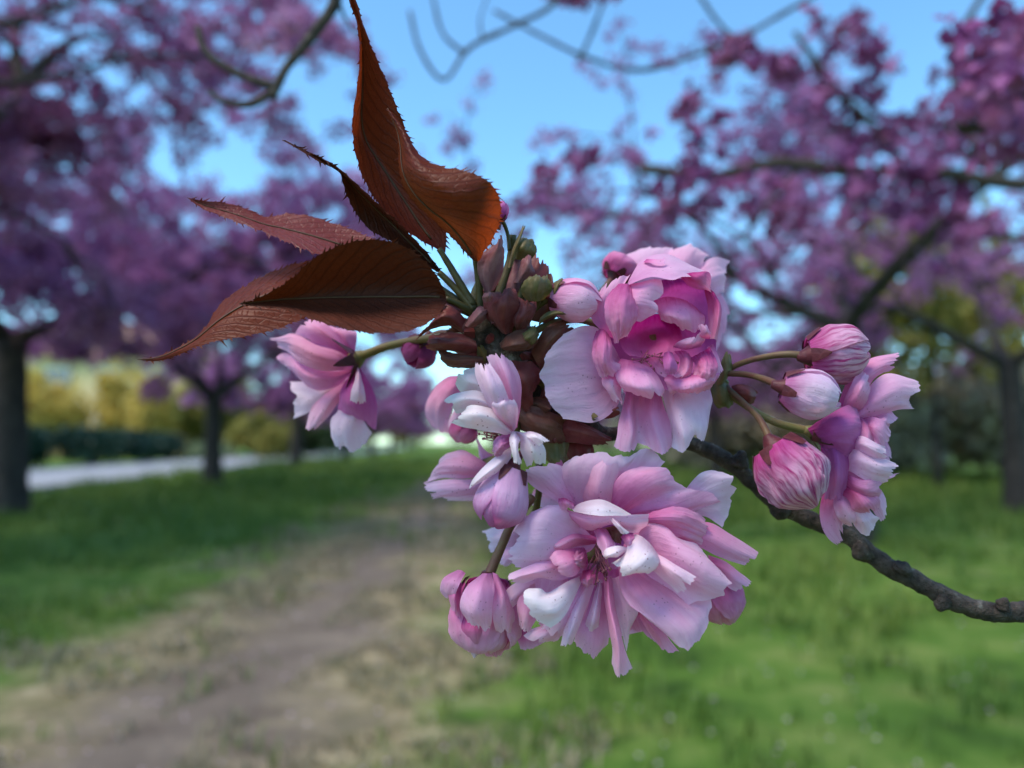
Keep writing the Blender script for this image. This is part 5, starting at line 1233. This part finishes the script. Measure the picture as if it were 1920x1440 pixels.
# -- more flowers behind, slightly out of focus
f7 = flower('blurred lilac flower peeping out behind the cupped double flower', (1260, 590, 34), [(1120, 690, 14), (1160, 660, 22), (1220, 610, 30), (1245, 596, 33)], STEMG)
for m, r in [(LILAC, [[(1250, 560, 0), (1180, 520, 0), (1160, 490, 2), (1200, 470, 4)], [(1260, 550, 0), (1220, 500, -2), (1210, 475, 0), (1240, 462, 3)], [(1270, 550, 0), (1260, 500, 0), (1255, 480, 1), (1262, 466, 4)]]),
             (LILAC, [[(1260, 560, 0), (1240, 500, 0), (1250, 470, 2), (1280, 458, 4)], [(1270, 560, 0), (1280, 500, -3), (1295, 470, -1), (1310, 462, 3)], [(1280, 560, 0), (1310, 510, 0), (1320, 485, 1), (1330, 478, 4)]]),
             (LILAC, [[(1270, 560, 0), (1310, 500, 0), (1340, 482, 2), (1368, 490, 4)], [(1280, 570, 0), (1320, 530, -3), (1345, 520, -1), (1362, 520, 3)], [(1280, 580, 0), (1325, 560, 0), (1345, 550, 1), (1350, 545, 4)]]),
             (PINK, [[(1280, 570, 2), (1330, 540, 2), (1360, 560, 3), (1368, 590, 4)], [(1280, 590, 0), (1330, 580, -2), (1350, 600, 0), (1358, 630, 3)], [(1280, 600, 2), (1310, 620, 1), (1330, 650, 2), (1340, 670, 4)]])]:
    petal(f7, m, r, None, d=34, jag=.05)
f8 = flower('blurred lilac flower with rounded petals left of the drooping bud', (905, 880, 24), [(1010, 800, 10), (980, 830, 15), (940, 850, 20), (920, 866, 23)], STEMG)
for m, r in [(LILAC, [[(520, 880, 0), (430, 820, -2), (340, 770, -1), (230, 790, 2), (150, 840, 3)], [(530, 930, -1), (400, 900, -5), (280, 870, -5), (170, 870, -2), (80, 930, 2)], [(530, 970, 0), (400, 980, -2), (280, 980, -3), (150, 980, -1), (40, 1020, 2)]]),
             (LILAC, [[(530, 960, 1), (380, 980, -3), (220, 980, -3), (40, 1010, 1)], [(530, 1000, 0), (400, 1040, -4), (260, 1060, -4), (80, 1080, 0)], [(530, 1040, 1), (460, 1080, -1), (320, 1110, -1), (110, 1108, 2)]]),
             (PALE, [[(520, 1020, 3), (380, 1080, 2), (180, 1090, 3)], [(520, 1060, 2), (400, 1110, 1), (190, 1120, 3)], [(520, 1080, 3), (420, 1130, 2), (230, 1135, 3)]]),
             (PINK, [[(600, 820, 4), (500, 780, 4), (420, 660, 6)], [(560, 860, 4), (480, 830, 3), (430, 740, 5)], [(540, 900, 4), (470, 870, 4), (440, 800, 6)]])]:
    petal(f8, m, r, Z5, d=22, jag=.06, ruffle=.7)
f9 = flower('blurred pale lilac petal cup in the gap left of the withered white flower', (870, 720, 40), [(950, 700, 12), (920, 700, 24), (890, 706, 34), (880, 712, 38)], STEMG)
for m, r in [(LILAC, [[(340, 240, 0), (220, 250, -2), (100, 380, -1), (70, 520, 1), (110, 620, 3)], [(340, 300, -1), (260, 350, -5), (190, 440, -5), (150, 550, -2), (170, 655, 2)], [(330, 380, 0), (290, 430, -2), (250, 500, -2), (230, 580, 0), (240, 640, 3)]]),
             (PALE, [[(330, 380, 2), (290, 450, 1), (240, 540, 2), (200, 650, 4)], [(350, 420, 1), (320, 500, -1), (290, 580, 0), (260, 650, 3)], [(370, 460, 2), (350, 540, 1), (330, 600, 2), (310, 640, 4)]])]:
    petal(f9, m, r, Z5, d=40, jag=.04, ruffle=.6)
f10 = flower('pale petals showing between the dark stalk and the largest open flower', (985, 1000, 24), [(1010, 850, 10), (1012, 900, 11), (1006, 950, 16), (995, 985, 22)], STEMD)
for m, r in [(PALE, [[(560, 430, 0), (440, 480, 0), (340, 520, 2), (300, 530, 3)], [(560, 500, -1), (450, 560, -3), (380, 570, -1), (330, 560, 2)], [(560, 560, 0), (480, 640, -1), (420, 640, 0), (350, 650, 2)]]),
             (LILAC, [[(560, 500, 2), (460, 580, 0), (400, 640, 0), (390, 700, 2)], [(560, 560, 1), (500, 640, -2), (450, 690, -2), (420, 720, 1)], [(570, 600, 2), (540, 680, 0), (500, 710, 0), (470, 715, 2)]]),
             (LILAC, [[(660, 250, 3), (600, 300, 2), (580, 380, 3)], [(740, 250, 3), (700, 330, 1), (680, 400, 3)], [(800, 260, 3), (790, 340, 2), (780, 400, 3)]]),
             (PINK, [[(700, 150, 3), (720, 110, 2), (760, 60, 4)], [(760, 180, 3), (790, 120, 1), (820, 70, 3)], [(830, 190, 3), (860, 140, 2), (880, 90, 4)]])]:
    petal(f10, m, r, Z2, d=24, jag=.05)
